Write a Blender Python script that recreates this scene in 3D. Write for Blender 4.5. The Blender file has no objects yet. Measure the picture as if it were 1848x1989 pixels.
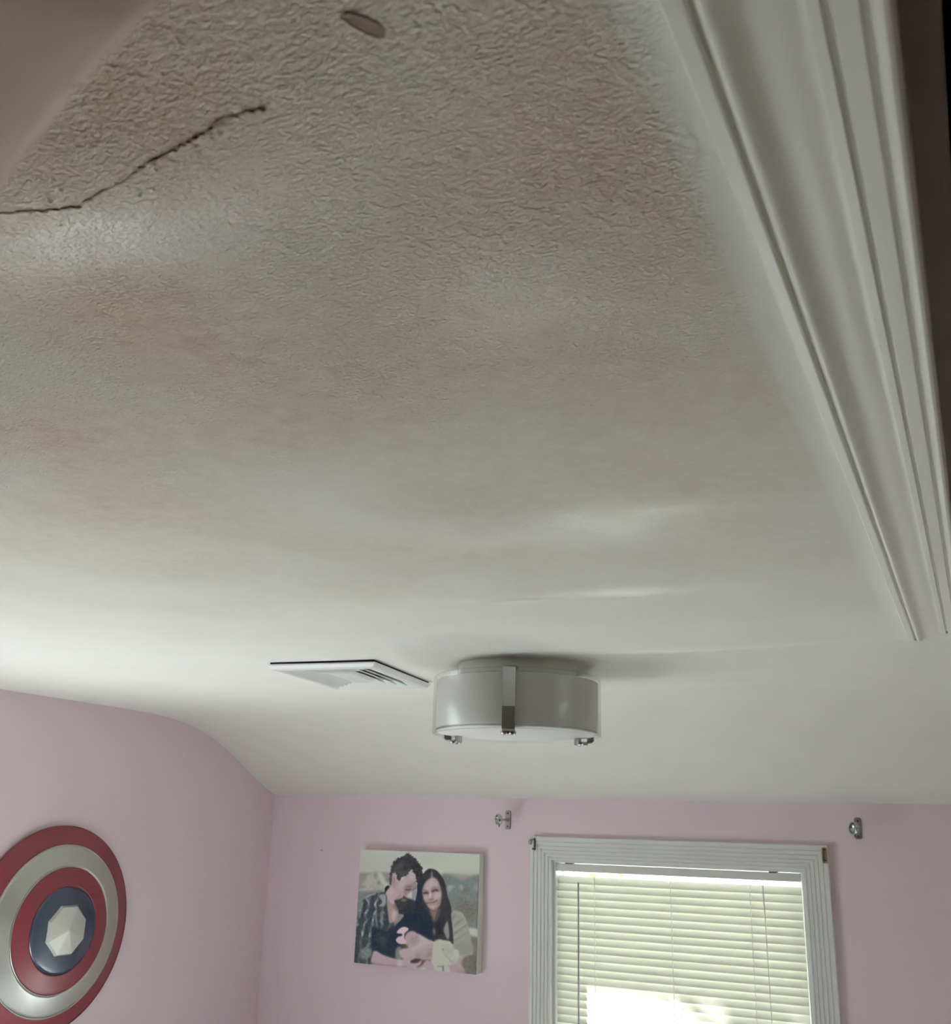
import bpy, bmesh, math, random
import numpy as np
from mathutils import Vector, Matrix, noise

sc = bpy.context.scene
COL = sc.collection
H = 1.95                       # camera height above the floor; all z below are given relative to the lens

# ------------------------------------------------------------------ camera
f_px, pitch, yaw, roll = 1936.44, 0.307245, 0.462572, -0.028186
cy, sy = math.cos(yaw), math.sin(yaw)
cp, sp = math.cos(pitch), math.sin(pitch)
cr, sr = math.cos(roll), math.sin(roll)
Rw = (Matrix(((cy, -sy, 0), (sy, cy, 0), (0, 0, 1))) @ Matrix(((1, 0, 0), (0, cp, -sp), (0, sp, cp)))
      @ Matrix(((cr, 0, sr), (0, 1, 0), (-sr, 0, cr))))
right, fwd, up = Rw.col[0], Rw.col[1], Rw.col[2]
cam_d = bpy.data.cameras.new('camera')
cam = bpy.data.objects.new('camera', cam_d)
COL.objects.link(cam)
m = Matrix.Identity(4)
for i in range(3):
    m[i][0], m[i][1], m[i][2] = right[i], up[i], -fwd[i]
m[2][3] = H
cam.matrix_world = m
cam_d.sensor_fit = 'HORIZONTAL'
cam_d.sensor_width = 36.0
cam_d.lens = f_px / 1848 * 36.0
cam_d.clip_start = 0.01
cam_d.dof.use_dof = True
cam_d.dof.focus_distance = 1.3
cam_d.dof.aperture_fstop = 18.0
sc.camera = cam

# ------------------------------------------------------------------ daylight and exposure
world = bpy.data.worlds.new('sky')
sc.world = world
world.use_nodes = True
bg = world.node_tree.nodes['Background']
bg.inputs['Color'].default_value = (0.88, 0.99, 1.0, 1)
bg.inputs['Strength'].default_value = 5.0
sun_d = bpy.data.lights.new('sun', 'SUN')
sun_d.energy = 310.0
sun_d.angle = math.radians(2.2)
sun_d.color = (0.865, 0.905, 1.0)
sun = bpy.data.objects.new('sun', sun_d)
COL.objects.link(sun)
sun.rotation_euler = Vector((0.655, -0.42, -0.63)).to_track_quat('-Z', 'Y').to_euler()
sun.location = (-5, 3, 6)


YF_OUT = 3.10


def portal(name, loc, rot, sx, sz):
    d = bpy.data.lights.new(name, 'AREA')
    d.shape = 'RECTANGLE'
    d.size, d.size_y = sx, sz
    d.cycles.is_portal = True
    o = bpy.data.objects.new(name, d)
    COL.objects.link(o)
    o.location = loc
    o.rotation_euler = rot


portal('portal_window', (-0.83, YF_OUT, H - 0.72), (math.radians(-90), 0, 0), 0.74, 1.28)
portal('portal_side', (-2.42, 1.455, H - 0.75), (0, math.radians(-90), 0), 1.02, 0.61)

portal('portal_right', (1.61, 1.95, H - 0.875), (0, math.radians(90), 0), 0.65, 0.5)

sc.view_settings.view_transform = 'Standard'
sc.view_settings.look = 'None'
sc.view_settings.gamma = 1.0
sc.view_settings.use_curve_mapping = False
sc.view_settings.exposure = 0.07
sc.cycles.max_bounces = 14
sc.cycles.diffuse_bounces = 8
sc.cycles.transmission_bounces = 10
sc.cycles.transparent_max_bounces = 12
sc.cycles.caustics_reflective = False
sc.cycles.caustics_refractive = False
sc.cycles.sample_clamp_indirect = 6.0
sc.cycles.use_denoising = True


# ------------------------------------------------------------------ helpers
def lin(c):
    return tuple((v / 12.92 if v <= 0.04045 else ((v + 0.055) / 1.055) ** 2.4) for v in (x / 255 for x in c))


def mat(name, rgb, rough=0.6, metal=0.0, spec=0.5, noise_amt=0.0, noise_scale=20.0, bump=0.0, bump_scale=60.0):
    M = bpy.data.materials.new(name)
    M.use_nodes = True
    nt = M.node_tree
    b = nt.nodes['Principled BSDF']
    b.inputs['Base Color'].default_value = (*rgb, 1)
    b.inputs['Roughness'].default_value = rough
    b.inputs['Metallic'].default_value = metal
    b.inputs['Specular IOR Level'].default_value = spec
    tc = nt.nodes.new('ShaderNodeTexCoord')
    if noise_amt:
        n = nt.nodes.new('ShaderNodeTexNoise')
        n.inputs['Scale'].default_value = noise_scale
        n.inputs['Detail'].default_value = 4
        nt.links.new(tc.outputs['Object'], n.inputs['Vector'])
        mx = nt.nodes.new('ShaderNodeMix')
        mx.data_type = 'RGBA'
        mx.inputs[6].default_value = (*[v * (1 - noise_amt) for v in rgb], 1)
        mx.inputs[7].default_value = (*[min(1, v * (1 + noise_amt)) for v in rgb], 1)
        nt.links.new(n.outputs['Fac'], mx.inputs[0])
        nt.links.new(mx.outputs[2], b.inputs['Base Color'])
    if bump:
        n2 = nt.nodes.new('ShaderNodeTexNoise')
        n2.inputs['Scale'].default_value = bump_scale
        n2.inputs['Detail'].default_value = 3
        nt.links.new(tc.outputs['Object'], n2.inputs['Vector'])
        bp = nt.nodes.new('ShaderNodeBump')
        bp.inputs['Strength'].default_value = bump
        bp.inputs['Distance'].default_value = 0.002
        nt.links.new(n2.outputs['Fac'], bp.inputs['Height'])
        nt.links.new(bp.outputs['Normal'], b.inputs['Normal'])
    return M


def link(name, bm, material, parent=None, smooth=False, origin=None):
    me = bpy.data.meshes.new(name)
    bmesh.ops.recalc_face_normals(bm, faces=bm.faces)
    if origin is not None:
        bmesh.ops.translate(bm, verts=bm.verts, vec=-Vector(origin))
    bm.to_mesh(me)
    bm.free()
    if smooth:
        for p in me.polygons:
            p.use_smooth = True
    for mm in (material if isinstance(material, (list, tuple)) else [material]):
        me.materials.append(mm)
    o = bpy.data.objects.new(name, me)
    COL.objects.link(o)
    if origin is not None:
        o.location = origin
    if parent:
        o.parent = parent
    return o


def thing(name, label, cat, loc=(0, 0, 0), rotz=0.0, group=None):
    o = bpy.data.objects.new(name, None)
    o.empty_display_size = 0.05
    COL.objects.link(o)
    o.location = loc
    o.rotation_euler = (0, 0, rotz)
    o['label'] = label
    o['category'] = cat
    if group:
        o['group'] = group
    return o


def struct(o, label=None, cat=None):
    o['kind'] = 'structure'
    if label:
        o['label'] = label
    if cat:
        o['category'] = cat
    return o


def box(bm, x0, x1, y0, y1, z0, z1, bevel=0.0, mtx=None):
    g = bmesh.ops.create_cube(bm, size=1.0)
    vs = g['verts']
    bmesh.ops.scale(bm, verts=vs, vec=(x1 - x0, y1 - y0, z1 - z0))
    bmesh.ops.translate(bm, verts=vs, vec=((x0 + x1) / 2, (y0 + y1) / 2, (z0 + z1) / 2))
    if mtx is not None:
        bmesh.ops.transform(bm, matrix=mtx, verts=vs)
    if bevel:
        es = list({e for v in vs for e in v.link_edges})
        bmesh.ops.bevel(bm, geom=es, offset=bevel, segments=2, profile=0.5, affect='EDGES')


def lathe(bm, prof, seg=64, mtx=None):
    """profile of (r, z) turned about z"""
    rings = []
    for r, z in prof:
        if r < 1e-6:
            rings.append([bm.verts.new((0, 0, z))])
        else:
            rings.append([bm.verts.new((r * math.cos(2 * math.pi * k / seg), r * math.sin(2 * math.pi * k / seg), z))
                          for k in range(seg)])
    for a, b in zip(rings, rings[1:]):
        for k in range(seg):
            k2 = (k + 1) % seg
            if len(a) == 1 and len(b) == 1:
                continue
            if len(a) == 1:
                bm.faces.new((a[0], b[k], b[k2]))
            elif len(b) == 1:
                bm.faces.new((a[k], a[k2], b[0]))
            else:
                bm.faces.new((a[k], a[k2], b[k2], b[k]))
    if mtx is not None:
        bmesh.ops.transform(bm, matrix=mtx, verts=[v for r in rings for v in r])


def tube(bm, pts, r, seg=10):
    pts = [Vector(p) for p in pts]
    rings = []
    for i, p in enumerate(pts):
        d = (pts[min(i + 1, len(pts) - 1)] - pts[max(i - 1, 0)]).normalized()
        a = d.orthogonal().normalized() if i == 0 else (a - d * a.dot(d)).normalized()
        b = d.cross(a)
        rings.append([bm.verts.new(p + r * (math.cos(2 * math.pi * k / seg) * a + math.sin(2 * math.pi * k / seg) * b))
                      for k in range(seg)])
    for u, v in zip(rings, rings[1:]):
        for k in range(seg):
            bm.faces.new((u[k], u[(k + 1) % seg], v[(k + 1) % seg], v[k]))
    bm.faces.new(rings[0])
    bm.faces.new(rings[-1])


def frame(bm, x0, x1, y0, y1, prof, place, wobble=0.0, close_inner=False):
    """mitred moulding round the rectangle: profile of (inset from the outer edge, height); place(x, y, h) -> world"""
    loops = []
    for ins, h in prof:
        loops.append([bm.verts.new(place(x, y, h)) for x, y in
                      ((x0 + ins, y0 + ins), (x1 - ins, y0 + ins), (x1 - ins, y1 - ins), (x0 + ins, y1 - ins))])
    for a, b in zip(loops, loops[1:]):
        for k in range(4):
            bm.faces.new((a[k], a[(k + 1) % 4], b[(k + 1) % 4], b[k]))


# ------------------------------------------------------------------ materials
PINK = mat('pink_wall_paint', lin((222, 204, 211)), 0.55, spec=0.3, noise_amt=0.02, noise_scale=2.0, bump=0.06, bump_scale=160)
WHITE_TRIM = mat('white_trim_paint', lin((226, 224, 214)), 0.38, noise_amt=0.025, noise_scale=8)
WINDOW_TRIM = mat('white_window_paint', lin((222, 223, 220)), 0.42, noise_amt=0.03, noise_scale=14)
FLOOR = mat('brown_floor_boards', lin((92, 70, 50)), 0.5, noise_amt=0.25, noise_scale=6)
WOOD_DARK = mat('rough_framing_wood', lin((74, 58, 42)), 0.8, noise_amt=0.3, noise_scale=18)
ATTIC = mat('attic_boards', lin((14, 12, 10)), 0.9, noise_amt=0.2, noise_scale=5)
NICKEL = mat('brushed_nickel', lin((176, 178, 176)), 0.24, metal=1.0)
STEEL = mat('worn_steel', lin((150, 146, 138)), 0.3, metal=1.0, noise_amt=0.2, noise_scale=80)
RUST = mat('rusty_steel', lin((128, 110, 92)), 0.5, metal=0.7, noise_amt=0.4, noise_scale=200)
DARK_SCREW = mat('dark_screw', lin((58, 50, 46)), 0.45, metal=0.6)
VENT_WHITE = mat('white_enamel', lin((238, 240, 236)), 0.22)
DUCT_SHADE = mat('duct_shade_black', (0.012, 0.012, 0.012), 0.8)
CANVAS_EDGE = mat('canvas_cloth', lin((226, 226, 218)), 0.75, bump=0.15, bump_scale=900)
RED = mat('red_lacquer', lin((80, 23, 29)), 0.35, spec=0.3, noise_amt=0.04, noise_scale=9)
SILVER = mat('silver_paint', lin((178, 178, 172)), 0.34, metal=0.75, noise_amt=0.03, noise_scale=20)
NAVY = mat('navy_lacquer', lin((28, 36, 50)), 0.25, spec=0.5)
WAND = mat('grey_plastic', lin((120, 116, 116)), 0.35)
STRAP_DARK = mat('dark_strap_reflection', lin((92, 86, 80)), 0.3, metal=0.9)
CORD = mat('white_cord', lin((205, 203, 200)), 0.8)
RAIL = mat('white_steel_rail', lin((214, 214, 208)), 0.35)
CRACK = mat('torn_plaster_edge', lin((112, 95, 82)), 0.95, noise_amt=0.2, noise_scale=120)
GROUND = mat('pale_paving', lin((176, 182, 174)), 0.95, noise_amt=0.15, noise_scale=1.5)
EAVE = mat('eave_boards', lin((200, 198, 190)), 0.7)
BARK = mat('bark', lin((84, 70, 56)), 0.9, noise_amt=0.3, noise_scale=12)


def glass(name, tint=(1, 1, 1), rough=0.03):
    M = bpy.data.materials.new(name)
    M.use_nodes = True
    nt = M.node_tree
    nt.nodes.clear()
    out = nt.nodes.new('ShaderNodeOutputMaterial')
    t = nt.nodes.new('ShaderNodeBsdfTransparent')
    t.inputs[0].default_value = (*tint, 1)
    g = nt.nodes.new('ShaderNodeBsdfGlossy')
    g.inputs['Roughness'].default_value = rough
    lw = nt.nodes.new('ShaderNodeLayerWeight')
    lw.inputs['Blend'].default_value = 0.5
    pw = nt.nodes.new('ShaderNodeMath')
    pw.operation = 'POWER'
    pw.inputs[1].default_value = 4.0
    nt.links.new(lw.outputs['Facing'], pw.inputs[0])
    fr = nt.nodes.new('ShaderNodeMath')
    fr.operation = 'MULTIPLY_ADD'
    fr.inputs[1].default_value = 0.45
    fr.inputs[2].default_value = 0.03
    nt.links.new(pw.outputs[0], fr.inputs[0])
    mx = nt.nodes.new('ShaderNodeMixShader')
    nt.links.new(fr.outputs[0], mx.inputs[0])
    nt.links.new(t.outputs[0], mx.inputs[1])
    nt.links.new(g.outputs[0], mx.inputs[2])
    nt.links.new(mx.outputs[0], out.inputs[0])
    return M


def translucent(name, rgb, trans, tw, rough=0.5, gloss=0.04):
    """diffuse sheet that lets some light through"""
    M = bpy.data.materials.new(name)
    M.use_nodes = True
    nt = M.node_tree
    nt.nodes.clear()
    out = nt.nodes.new('ShaderNodeOutputMaterial')
    d = nt.nodes.new('ShaderNodeBsdfDiffuse')
    d.inputs[0].default_value = (*rgb, 1)
    t = nt.nodes.new('ShaderNodeBsdfTranslucent')
    t.inputs[0].default_value = (*trans, 1)
    mx = nt.nodes.new('ShaderNodeMixShader')
    mx.inputs[0].default_value = tw
    g = nt.nodes.new('ShaderNodeBsdfGlossy')
    g.inputs['Roughness'].default_value = rough
    m2 = nt.nodes.new('ShaderNodeMixShader')
    m2.inputs[0].default_value = gloss
    nt.links.new(d.outputs[0], mx.inputs[1])
    nt.links.new(t.outputs[0], mx.inputs[2])
    nt.links.new(mx.outputs[0], m2.inputs[1])
    nt.links.new(g.outputs[0], m2.inputs[2])
    nt.links.new(m2.outputs[0], out.inputs[0])
    return M


GLASS = glass('window_glass')
LAMP_GLASS = glass('clear_lamp_glass', (0.995, 0.995, 0.99), 0.22)
SLAT = translucent('blind_slat_vinyl', lin((226, 226, 212)), (0.142, 0.137, 0.104), 0.45, 0.35, 0.05)
SHADE = translucent('frosted_white_glass', lin((240, 240, 237)), lin((240, 240, 237)), 0.25, 0.3, 0.03)
LEAF = translucent('leaf', lin((70, 92, 48)), lin((110, 130, 60)), 0.3, 0.4, 0.05)


# ------------------------------------------------------------------ setting: floor and walls
XL, XR, YB, YF = -2.261, 1.45, -1.6, 3.0
ZC = 0.312
bm = bmesh.new()
box(bm, XL - 0.14, XR + 0.14, YB - 0.14, YF + 0.14, -0.08, 0.0)
struct(link('floor', bm, FLOOR))

TOP = H + ZC + 0.25
W1 = (-1.200, -0.458, H - 1.36, H - 0.082)     # far window opening x0 x1 z0 z1
W2 = (1.15, 1.76, H - 1.26, H - 0.24)          # side window opening y0 y1 z0 z1
bm = bmesh.new()
FT = 0.085
box(bm, XL - 0.14, W1[0], YF, YF + FT, 0, TOP)
box(bm, W1[1], XR + 0.14, YF, YF + FT, 0, TOP)
box(bm, W1[0], W1[1], YF, YF + FT, 0, W1[2])
box(bm, W1[0], W1[1], YF, YF + FT, W1[3], TOP)
wall_far = struct(link('wall_far', bm, PINK))
bm = bmesh.new()
box(bm, XL - 0.14, XL, YB - 0.14, W2[0], 0, TOP)
box(bm, XL - 0.14, XL, W2[1], YF, 0, TOP)
box(bm, XL - 0.14, XL, W2[0], W2[1], 0, W2[2])
box(bm, XL - 0.14, XL, W2[0], W2[1], W2[3], TOP)
wall_left = struct(link('wall_left', bm, PINK))
W3 = (1.70, 2.20, H - 1.20, H - 0.65)          # unseen window added in the right wall for light from the right
bm = bmesh.new()
box(bm, XR, XR + 0.14, YB - 0.14, W3[0], 0, TOP)
box(bm, XR, XR + 0.14, W3[1], YF, 0, TOP)
box(bm, XR, XR + 0.14, W3[0], W3[1], 0, W3[2])
box(bm, XR, XR + 0.14, W3[0], W3[1], W3[3], TOP)
PANEL = mat('brown_wood_panelling', lin((120, 92, 66)), 0.6, noise_amt=0.2, noise_scale=7)
struct(link('wall_right', bm, PANEL))
bm = bmesh.new()
box(bm, XL, XR, YB - 0.14, YB, 0, TOP)
struct(link('wall_back', bm, PANEL))

# ------------------------------------------------------------------ ceiling: sagging plaster with a coved end
HX0, HX1, HY0, HY1 = 0.002, 0.585, 0.16, 1.63   # attic hatch opening
CAS = 0.083                                       # hatch casing width


def spaced(a, b, step, marks):
    pts = sorted({a, b, *marks})
    out = []
    for p, q in zip(pts, pts[1:]):
        n = max(1, round((q - p) / step))
        out += [p + (q - p) * i / n for i in range(n)]
    return np.array(out + [b])


xs = spaced(XL, XR, 0.013, (HX0, HX1))
ys = spaced(YB, YF, 0.013, (HY0, HY1))
GX, GY = np.meshgrid(xs, ys, indexing='ij')
cove_y = [0, 2.30, 2.40, 2.476, 2.54, 2.602, 2.66, 2.712, 2.77, 2.83, 2.88, 2.923, 2.96, 3.0]
cove_z = [0.312, 0.3115, 0.308, 0.300, 0.288, 0.272, 0.253, 0.231, 0.203, 0.171, 0.146, 0.125, 0.109, 0.0935]


def smooth_interp(y):
    k = np.linspace(-0.04, 0.04, 9)
    return sum(np.interp(y + d, cove_y, cove_z, right=0.0935) - 0 for d in k) / 9 * (y < 2.96) + \
        np.interp(y, cove_y, cove_z) * (y >= 2.96)


def gauss(cx, cy_, sx, sy_, th=0.0):
    c, s = math.cos(th), math.sin(th)
    u = (GX - cx) * c + (GY - cy_) * s
    v = -(GX - cx) * s + (GY - cy_) * c
    return np.exp(-0.5 * ((u / sx) ** 2 + (v / sy_) ** 2))


GZ = smooth_interp(GY)
# (x, y, height in m (negative hangs lower), size along, size across, angle)
lumps = [(-0.39, 0.93, -0.0045, 0.075, 0.045, 0.25), (-0.30, 0.955, 0.003, 0.06, 0.03, 0.1),
         (-0.46, 1.05, 0.003, 0.12, 0.035, 0.05), (-0.50, 1.245, -0.0042, 0.10, 0.028, 0.12),
         (-0.37, 1.28, -0.002, 0.05, 0.018, -0.25), (-0.52, 1.36, 0.003, 0.22, 0.04, 0.05),
         (-0.52, 1.70, -0.0030, 0.13, 0.025, 0.12), (-0.36, 1.72, -0.0015, 0.10, 0.02, -0.1),
         (-0.60, 1.98, -0.003, 0.13, 0.03, 0.1), (-0.62, 2.16, -0.0025, 0.10, 0.03, 0.05),
         (-0.23, 0.47, -0.0018, 0.04, 0.05, 0.5), (-0.19, 0.56, 0.0012, 0.05, 0.03, 0.3),
         (-0.80, 1.10, -0.003, 0.15, 0.05, 0.2), (-1.05, 1.35, 0.003, 0.22, 0.06, 0.3),
         (-0.40, 0.30, -0.0035, 0.12, 0.035, 0.0), (-0.36, 0.36, -0.0012, 0.03, 0.05, 0.3),
         (-0.85, 1.50, 0.006, 0.16, 0.10, 0.0)]
for cx, cy_, a, sx, sy_, th in lumps:
    GZ = GZ + 1.9 * a * gauss(cx, cy_, sx, sy_, th)
rs = np.random.RandomState(4)
far_w = np.clip((2.3 - GY) / 0.5, 0, 1)
for k in range(70):
    cx, cy_ = rs.uniform(-2.1, 0.0), rs.uniform(0.25, 2.2)
    GZ = GZ + rs.normal(0, 0.0007) * gauss(cx, cy_, rs.uniform(0.05, 0.16), rs.uniform(0.02, 0.06), rs.uniform(-0.5, 0.5)) * far_w
GLO = np.zeros_like(GX)
for cx, cy_, sx, sy_, th, a in [(-0.385, 0.95, 0.10, 0.055, 0.2, 1.0), (-0.30, 0.95, 0.07, 0.02, 0.15, 0.8), (-0.49, 1.255, 0.11, 0.022, 0.1, 1.2),
                                (-0.37, 1.285, 0.06, 0.012, -0.1, 0.9), (-0.45, 1.72, 0.17, 0.018, 0.05, 0.9),
                                (-0.62, 2.0, 0.13, 0.06, 0.1, 0.5), (-0.62, 2.17, 0.12, 0.03, 0.05, 0.5),
                                (-0.22, 0.49, 0.035, 0.05, 0.5, 0.8), (-0.23, 0.52, 0.02, 0.01, 0.1, 0.6), (-0.40, 0.34, 0.08, 0.03, 0.1, 0.8),
                                (-0.75, 1.07, 0.14, 0.03, 0.1, 0.35)]:
    GLO = np.maximum(GLO, np.clip(a * gauss(cx, cy_, sx, sy_, th), 0, 1))
# roller stipple: strong on the old paint, weak on the skimmed part
TEX = np.clip((0.78 - GY) / 0.25, 0.0, 1.0) * 0.85 + 0.15
TEX = np.maximum(TEX, 0.5 * gauss(-0.42, 0.97, 0.09, 0.07)) * np.clip((2.2 - GY) / 0.5, 0.1, 1)
TEX = np.maximum(TEX, 0.8 * gauss(-0.75, 0.62, 0.10, 0.03, -0.35))
# brown mottling and painted-in dimness near the hatch, a fresh white strip painted along the casing
DIM = np.clip((1.55 - GY) / 1.15, 0, 1) * np.clip((GX + 1.9) / 1.0, 0, 1)
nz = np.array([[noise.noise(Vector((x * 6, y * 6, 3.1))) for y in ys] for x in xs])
DIM = np.clip(DIM * (0.8 + 0.55 * nz), 0, 1)
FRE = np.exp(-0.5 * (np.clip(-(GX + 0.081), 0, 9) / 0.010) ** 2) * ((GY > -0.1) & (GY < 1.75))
DIM = DIM * (1 - FRE)
TEX = TEX * (1 - 0.9 * FRE)

bm_me = bpy.data.meshes.new('ceiling')
nx, ny = len(xs), len(ys)
co = np.stack([GX, GY, GZ + H], -1).reshape(-1, 3)
cxm, cym = (xs[:-1] + xs[1:]) / 2, (ys[:-1] + ys[1:]) / 2
faces = []
for i in range(nx - 1):
    for j in range(ny - 1):
        if HX0 < cxm[i] < HX1 and HY0 < cym[j] < HY1:
            continue
        a = i * ny + j
        faces.append((a, a + 1, a + ny + 1, a + ny))
bm_me.from_pydata(co.tolist(), [], faces)
for nm, arr in (('gloss', GLO), ('stipple', TEX), ('dim_mottle', DIM), ('fresh', FRE)):
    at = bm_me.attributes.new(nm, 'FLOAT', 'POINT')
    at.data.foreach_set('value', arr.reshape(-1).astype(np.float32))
for p in bm_me.polygons:
    p.use_smooth = True

CEIL = bpy.data.materials.new('ceiling_paint')
CEIL.use_nodes = True
nt = CEIL.node_tree
N = nt.nodes
L = nt.links
b = N['Principled BSDF']
tc = N.new('ShaderNodeTexCoord')


def attr(nm):
    a = N.new('ShaderNodeAttribute')
    a.attribute_name = nm
    return a.outputs['Fac']


def math_n(op, a, bb, clamp=False):
    n_ = N.new('ShaderNodeMath')
    n_.operation = op
    n_.use_clamp = clamp
    for k, v in enumerate((a, bb)):
        if isinstance(v, (int, float)):
            n_.inputs[k].default_value = v
        else:
            L.new(v, n_.inputs[k])
    return n_.outputs[0]


def mixc(fac, c1, c2):
    n_ = N.new('ShaderNodeMix')
    n_.data_type = 'RGBA'
    L.new(fac, n_.inputs[0])
    for k, v in ((6, c1), (7, c2)):
        if isinstance(v, tuple):
            n_.inputs[k].default_value = (*v, 1)
        else:
            L.new(v, n_.inputs[k])
    return n_.outputs[2]


def tex_noise(scale, detail=2, rough=0.5, stretch=None, dist=0.0):
    n_ = N.new('ShaderNodeTexNoise')
    n_.inputs['Scale'].default_value = scale
    n_.inputs['Detail'].default_value = detail
    n_.inputs['Roughness'].default_value = rough
    n_.inputs['Distortion'].default_value = dist
    if stretch:
        mp = N.new('ShaderNodeMapping')
        mp.inputs['Rotation'].default_value = stretch[0]
        mp.inputs['Scale'].default_value = stretch[1]
        L.new(tc.outputs['Object'], mp.inputs[0])
        L.new(mp.outputs[0], n_.inputs['Vector'])
    else:
        L.new(tc.outputs['Object'], n_.inputs['Vector'])
    return n_.outputs['Fac']


mott = tex_noise(9, 5, 0.6)
mott2 = tex_noise(55, 3, 0.6)
paint = mixc(mott, lin((220, 217, 208)), lin((228, 226, 220)))
dim_mottle_f = math_n('MULTIPLY', attr('dim_mottle'), math_n('ADD', math_n('MULTIPLY', mott2, 0.5), 0.55, True))
paint = mixc(dim_mottle_f, paint, lin((158, 136, 108)))  # this brown also carries the fall-off of light towards the near end
paint = mixc(attr('fresh'), paint, lin((236, 236, 230)))
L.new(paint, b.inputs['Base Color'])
gl = math_n('MULTIPLY', attr('gloss'), math_n('ADD', math_n('MULTIPLY', tex_noise(24, 4, 0.6), 1.3), 0.25), True)
rough = math_n('SUBTRACT', 0.72, math_n('MULTIPLY', gl, 0.40))
L.new(rough, b.inputs['Roughness'])
spc = math_n('ADD', 0.2, math_n('MULTIPLY', gl, 1.9))
L.new(spc, b.inputs['Specular IOR Level'])
st1 = tex_noise(240, 2, 0.55, ((0, 0, 0.5), (1.0, 1.7, 1.0)), 0.4)
st2 = tex_noise(520, 2, 0.5)
hgt = math_n('ADD', math_n('MULTIPLY', st1, 1.0), math_n('MULTIPLY', st2, 0.35))
patch = math_n('ADD', math_n('MULTIPLY', tex_noise(7, 3, 0.5), 2.2), -0.45, True)
hgt = math_n('MULTIPLY', hgt, math_n('MULTIPLY', attr('stipple'), math_n('ADD', math_n('MULTIPLY', patch, 0.6), 0.5)))
bp = N.new('ShaderNodeBump')
bp.inputs['Strength'].default_value = 1.0
bp.inputs['Distance'].default_value = 0.0028
L.new(hgt, bp.inputs['Height'])
L.new(bp.outputs['Normal'], b.inputs['Normal'])
bm_me.materials.append(CEIL)
ceiling = bpy.data.objects.new('ceiling', bm_me)
COL.objects.link(ceiling)
struct(ceiling)


def ceil_z(x, y):
    i = min(max(np.searchsorted(xs, x) - 1, 0), nx - 2)
    j = min(max(np.searchsorted(ys, y) - 1, 0), ny - 2)
    return float(GZ[i, j])


# crack along the plaster seam: a broken, ragged slit with a lifted lip of paint
random.seed(3)
seam = [(-0.438, 0.2965), (-0.42, 0.302), (-0.406, 0.306), (-0.39, 0.309), (-0.369, 0.3035), (-0.348, 0.301), (-0.329, 0.2972),
        (-0.315, 0.2955), (-0.303, 0.2935), (-0.292, 0.292), (-0.278, 0.2893), (-0.267, 0.2903), (-0.257, 0.292)]
dense = []
for (x0, y0), (x1, y1) in zip(seam, seam[1:]):
    for k in range(6):
        t = k / 6
        dense.append((x0 + (x1 - x0) * t, y0 + (y1 - y0) * t))
dense.append(seam[-1])
wid = [0.0004, 0.0012, 0.0014, 0.0008, 0.0007, 0.0010, 0.0022, 0.0008, 0.0008, 0.0013, 0.0024, 0.0010, 0.0004]
bm = bmesh.new()
pv = None
for i, (x, y) in enumerate(dense):
    w = 0.62 * np.interp(i / 6, range(len(wid)), wid) * random.choice((0.15, 0.5, 0.9, 1.3))
    jy = random.uniform(-0.0011, 0.0011)
    z = ceil_z(x, y) + H - 0.0009
    q = [bm.verts.new((x, y + jy - w, z)), bm.verts.new((x, y + jy + w, z)), bm.verts.new((x, y + jy, z + 0.003))]
    if pv:
        bm.faces.new((pv[0], q[0], q[1], pv[1]))
        bm.faces.new((pv[1], q[1], q[2], pv[2]))
        bm.faces.new((pv[2], q[2], q[0], pv[0]))
    pv = q
o = link('plaster_crack', bm, CRACK, ceiling)
o['label'] = 'dark ragged crack along the plaster seam'
# lifted flakes of paint beside the crack
for n_, (x, y, s, a) in enumerate([(-0.285, 0.2925, 0.0055, 0.3), (-0.292, 0.2945, 0.004, 0.2), (-0.332, 0.300, 0.0045, -0.2), (-0.40, 0.2975, 0.005, 0.5),
                                   (-0.387, 0.292, 0.005, 0.2), (-0.352, 0.312, 0.004, 0.6), (-0.413, 0.316, 0.003, 0.1)]):
    bm = bmesh.new()
    z = ceil_z(x, y) + H - 0.0006
    ca, sa = math.cos(a), math.sin(a)
    rows = []
    for r in range(4):
        row = []
        for k in range(6):
            u = (k / 5 - 0.5) * s * (1 - 0.12 * r) + random.uniform(-.05, .05) * s
            v = r / 3 * s * 0.45
            drop = (r / 3) ** 1.7 * s * 0.28 * math.sin(math.pi * (k + 0.7) / 6.4)
            row.append(bm.verts.new((x + u * ca - v * sa, y + u * sa + v * ca, z - drop)))
        rows.append(row)
    for r in range(3):
        for k in range(5):
            bm.faces.new((rows[r][k], rows[r][k + 1], rows[r + 1][k + 1], rows[r + 1][k]))
    link('paint_flake', bm, WHITE_TRIM, ceiling, smooth=True)
# chipped spot near the top of the frame
bm = bmesh.new()
pts = [(-0.1985, 0.2615), (-0.1935, 0.2625), (-0.190, 0.2665), (-0.1865, 0.2715), (-0.1855, 0.2765), (-0.187, 0.2795),
       (-0.1905, 0.2785), (-0.1935, 0.2745), (-0.197, 0.268)]
cx = sum(p[0] for p in pts) / len(pts)
cy_ = sum(p[1] for p in pts) / len(pts)
zz = ceil_z(cx, cy_) + H - 0.0008
rim = [bm.verts.new((x, y, zz)) for x, y in pts]
cen = [bm.verts.new((cx + (x - cx) * 0.7, cy_ + (y - cy_) * 0.7, zz + 0.0005)) for x, y in pts]
for k in range(len(pts)):
    bm.faces.new((rim[k], rim[(k + 1) % len(pts)], cen[(k + 1) % len(pts)], cen[k]))
bm.faces.new(cen)
o = link('paint_chip', bm, mat('bare_brown_plaster', lin((88, 72, 60)), 0.95, noise_amt=0.25, noise_scale=200), ceiling)
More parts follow.
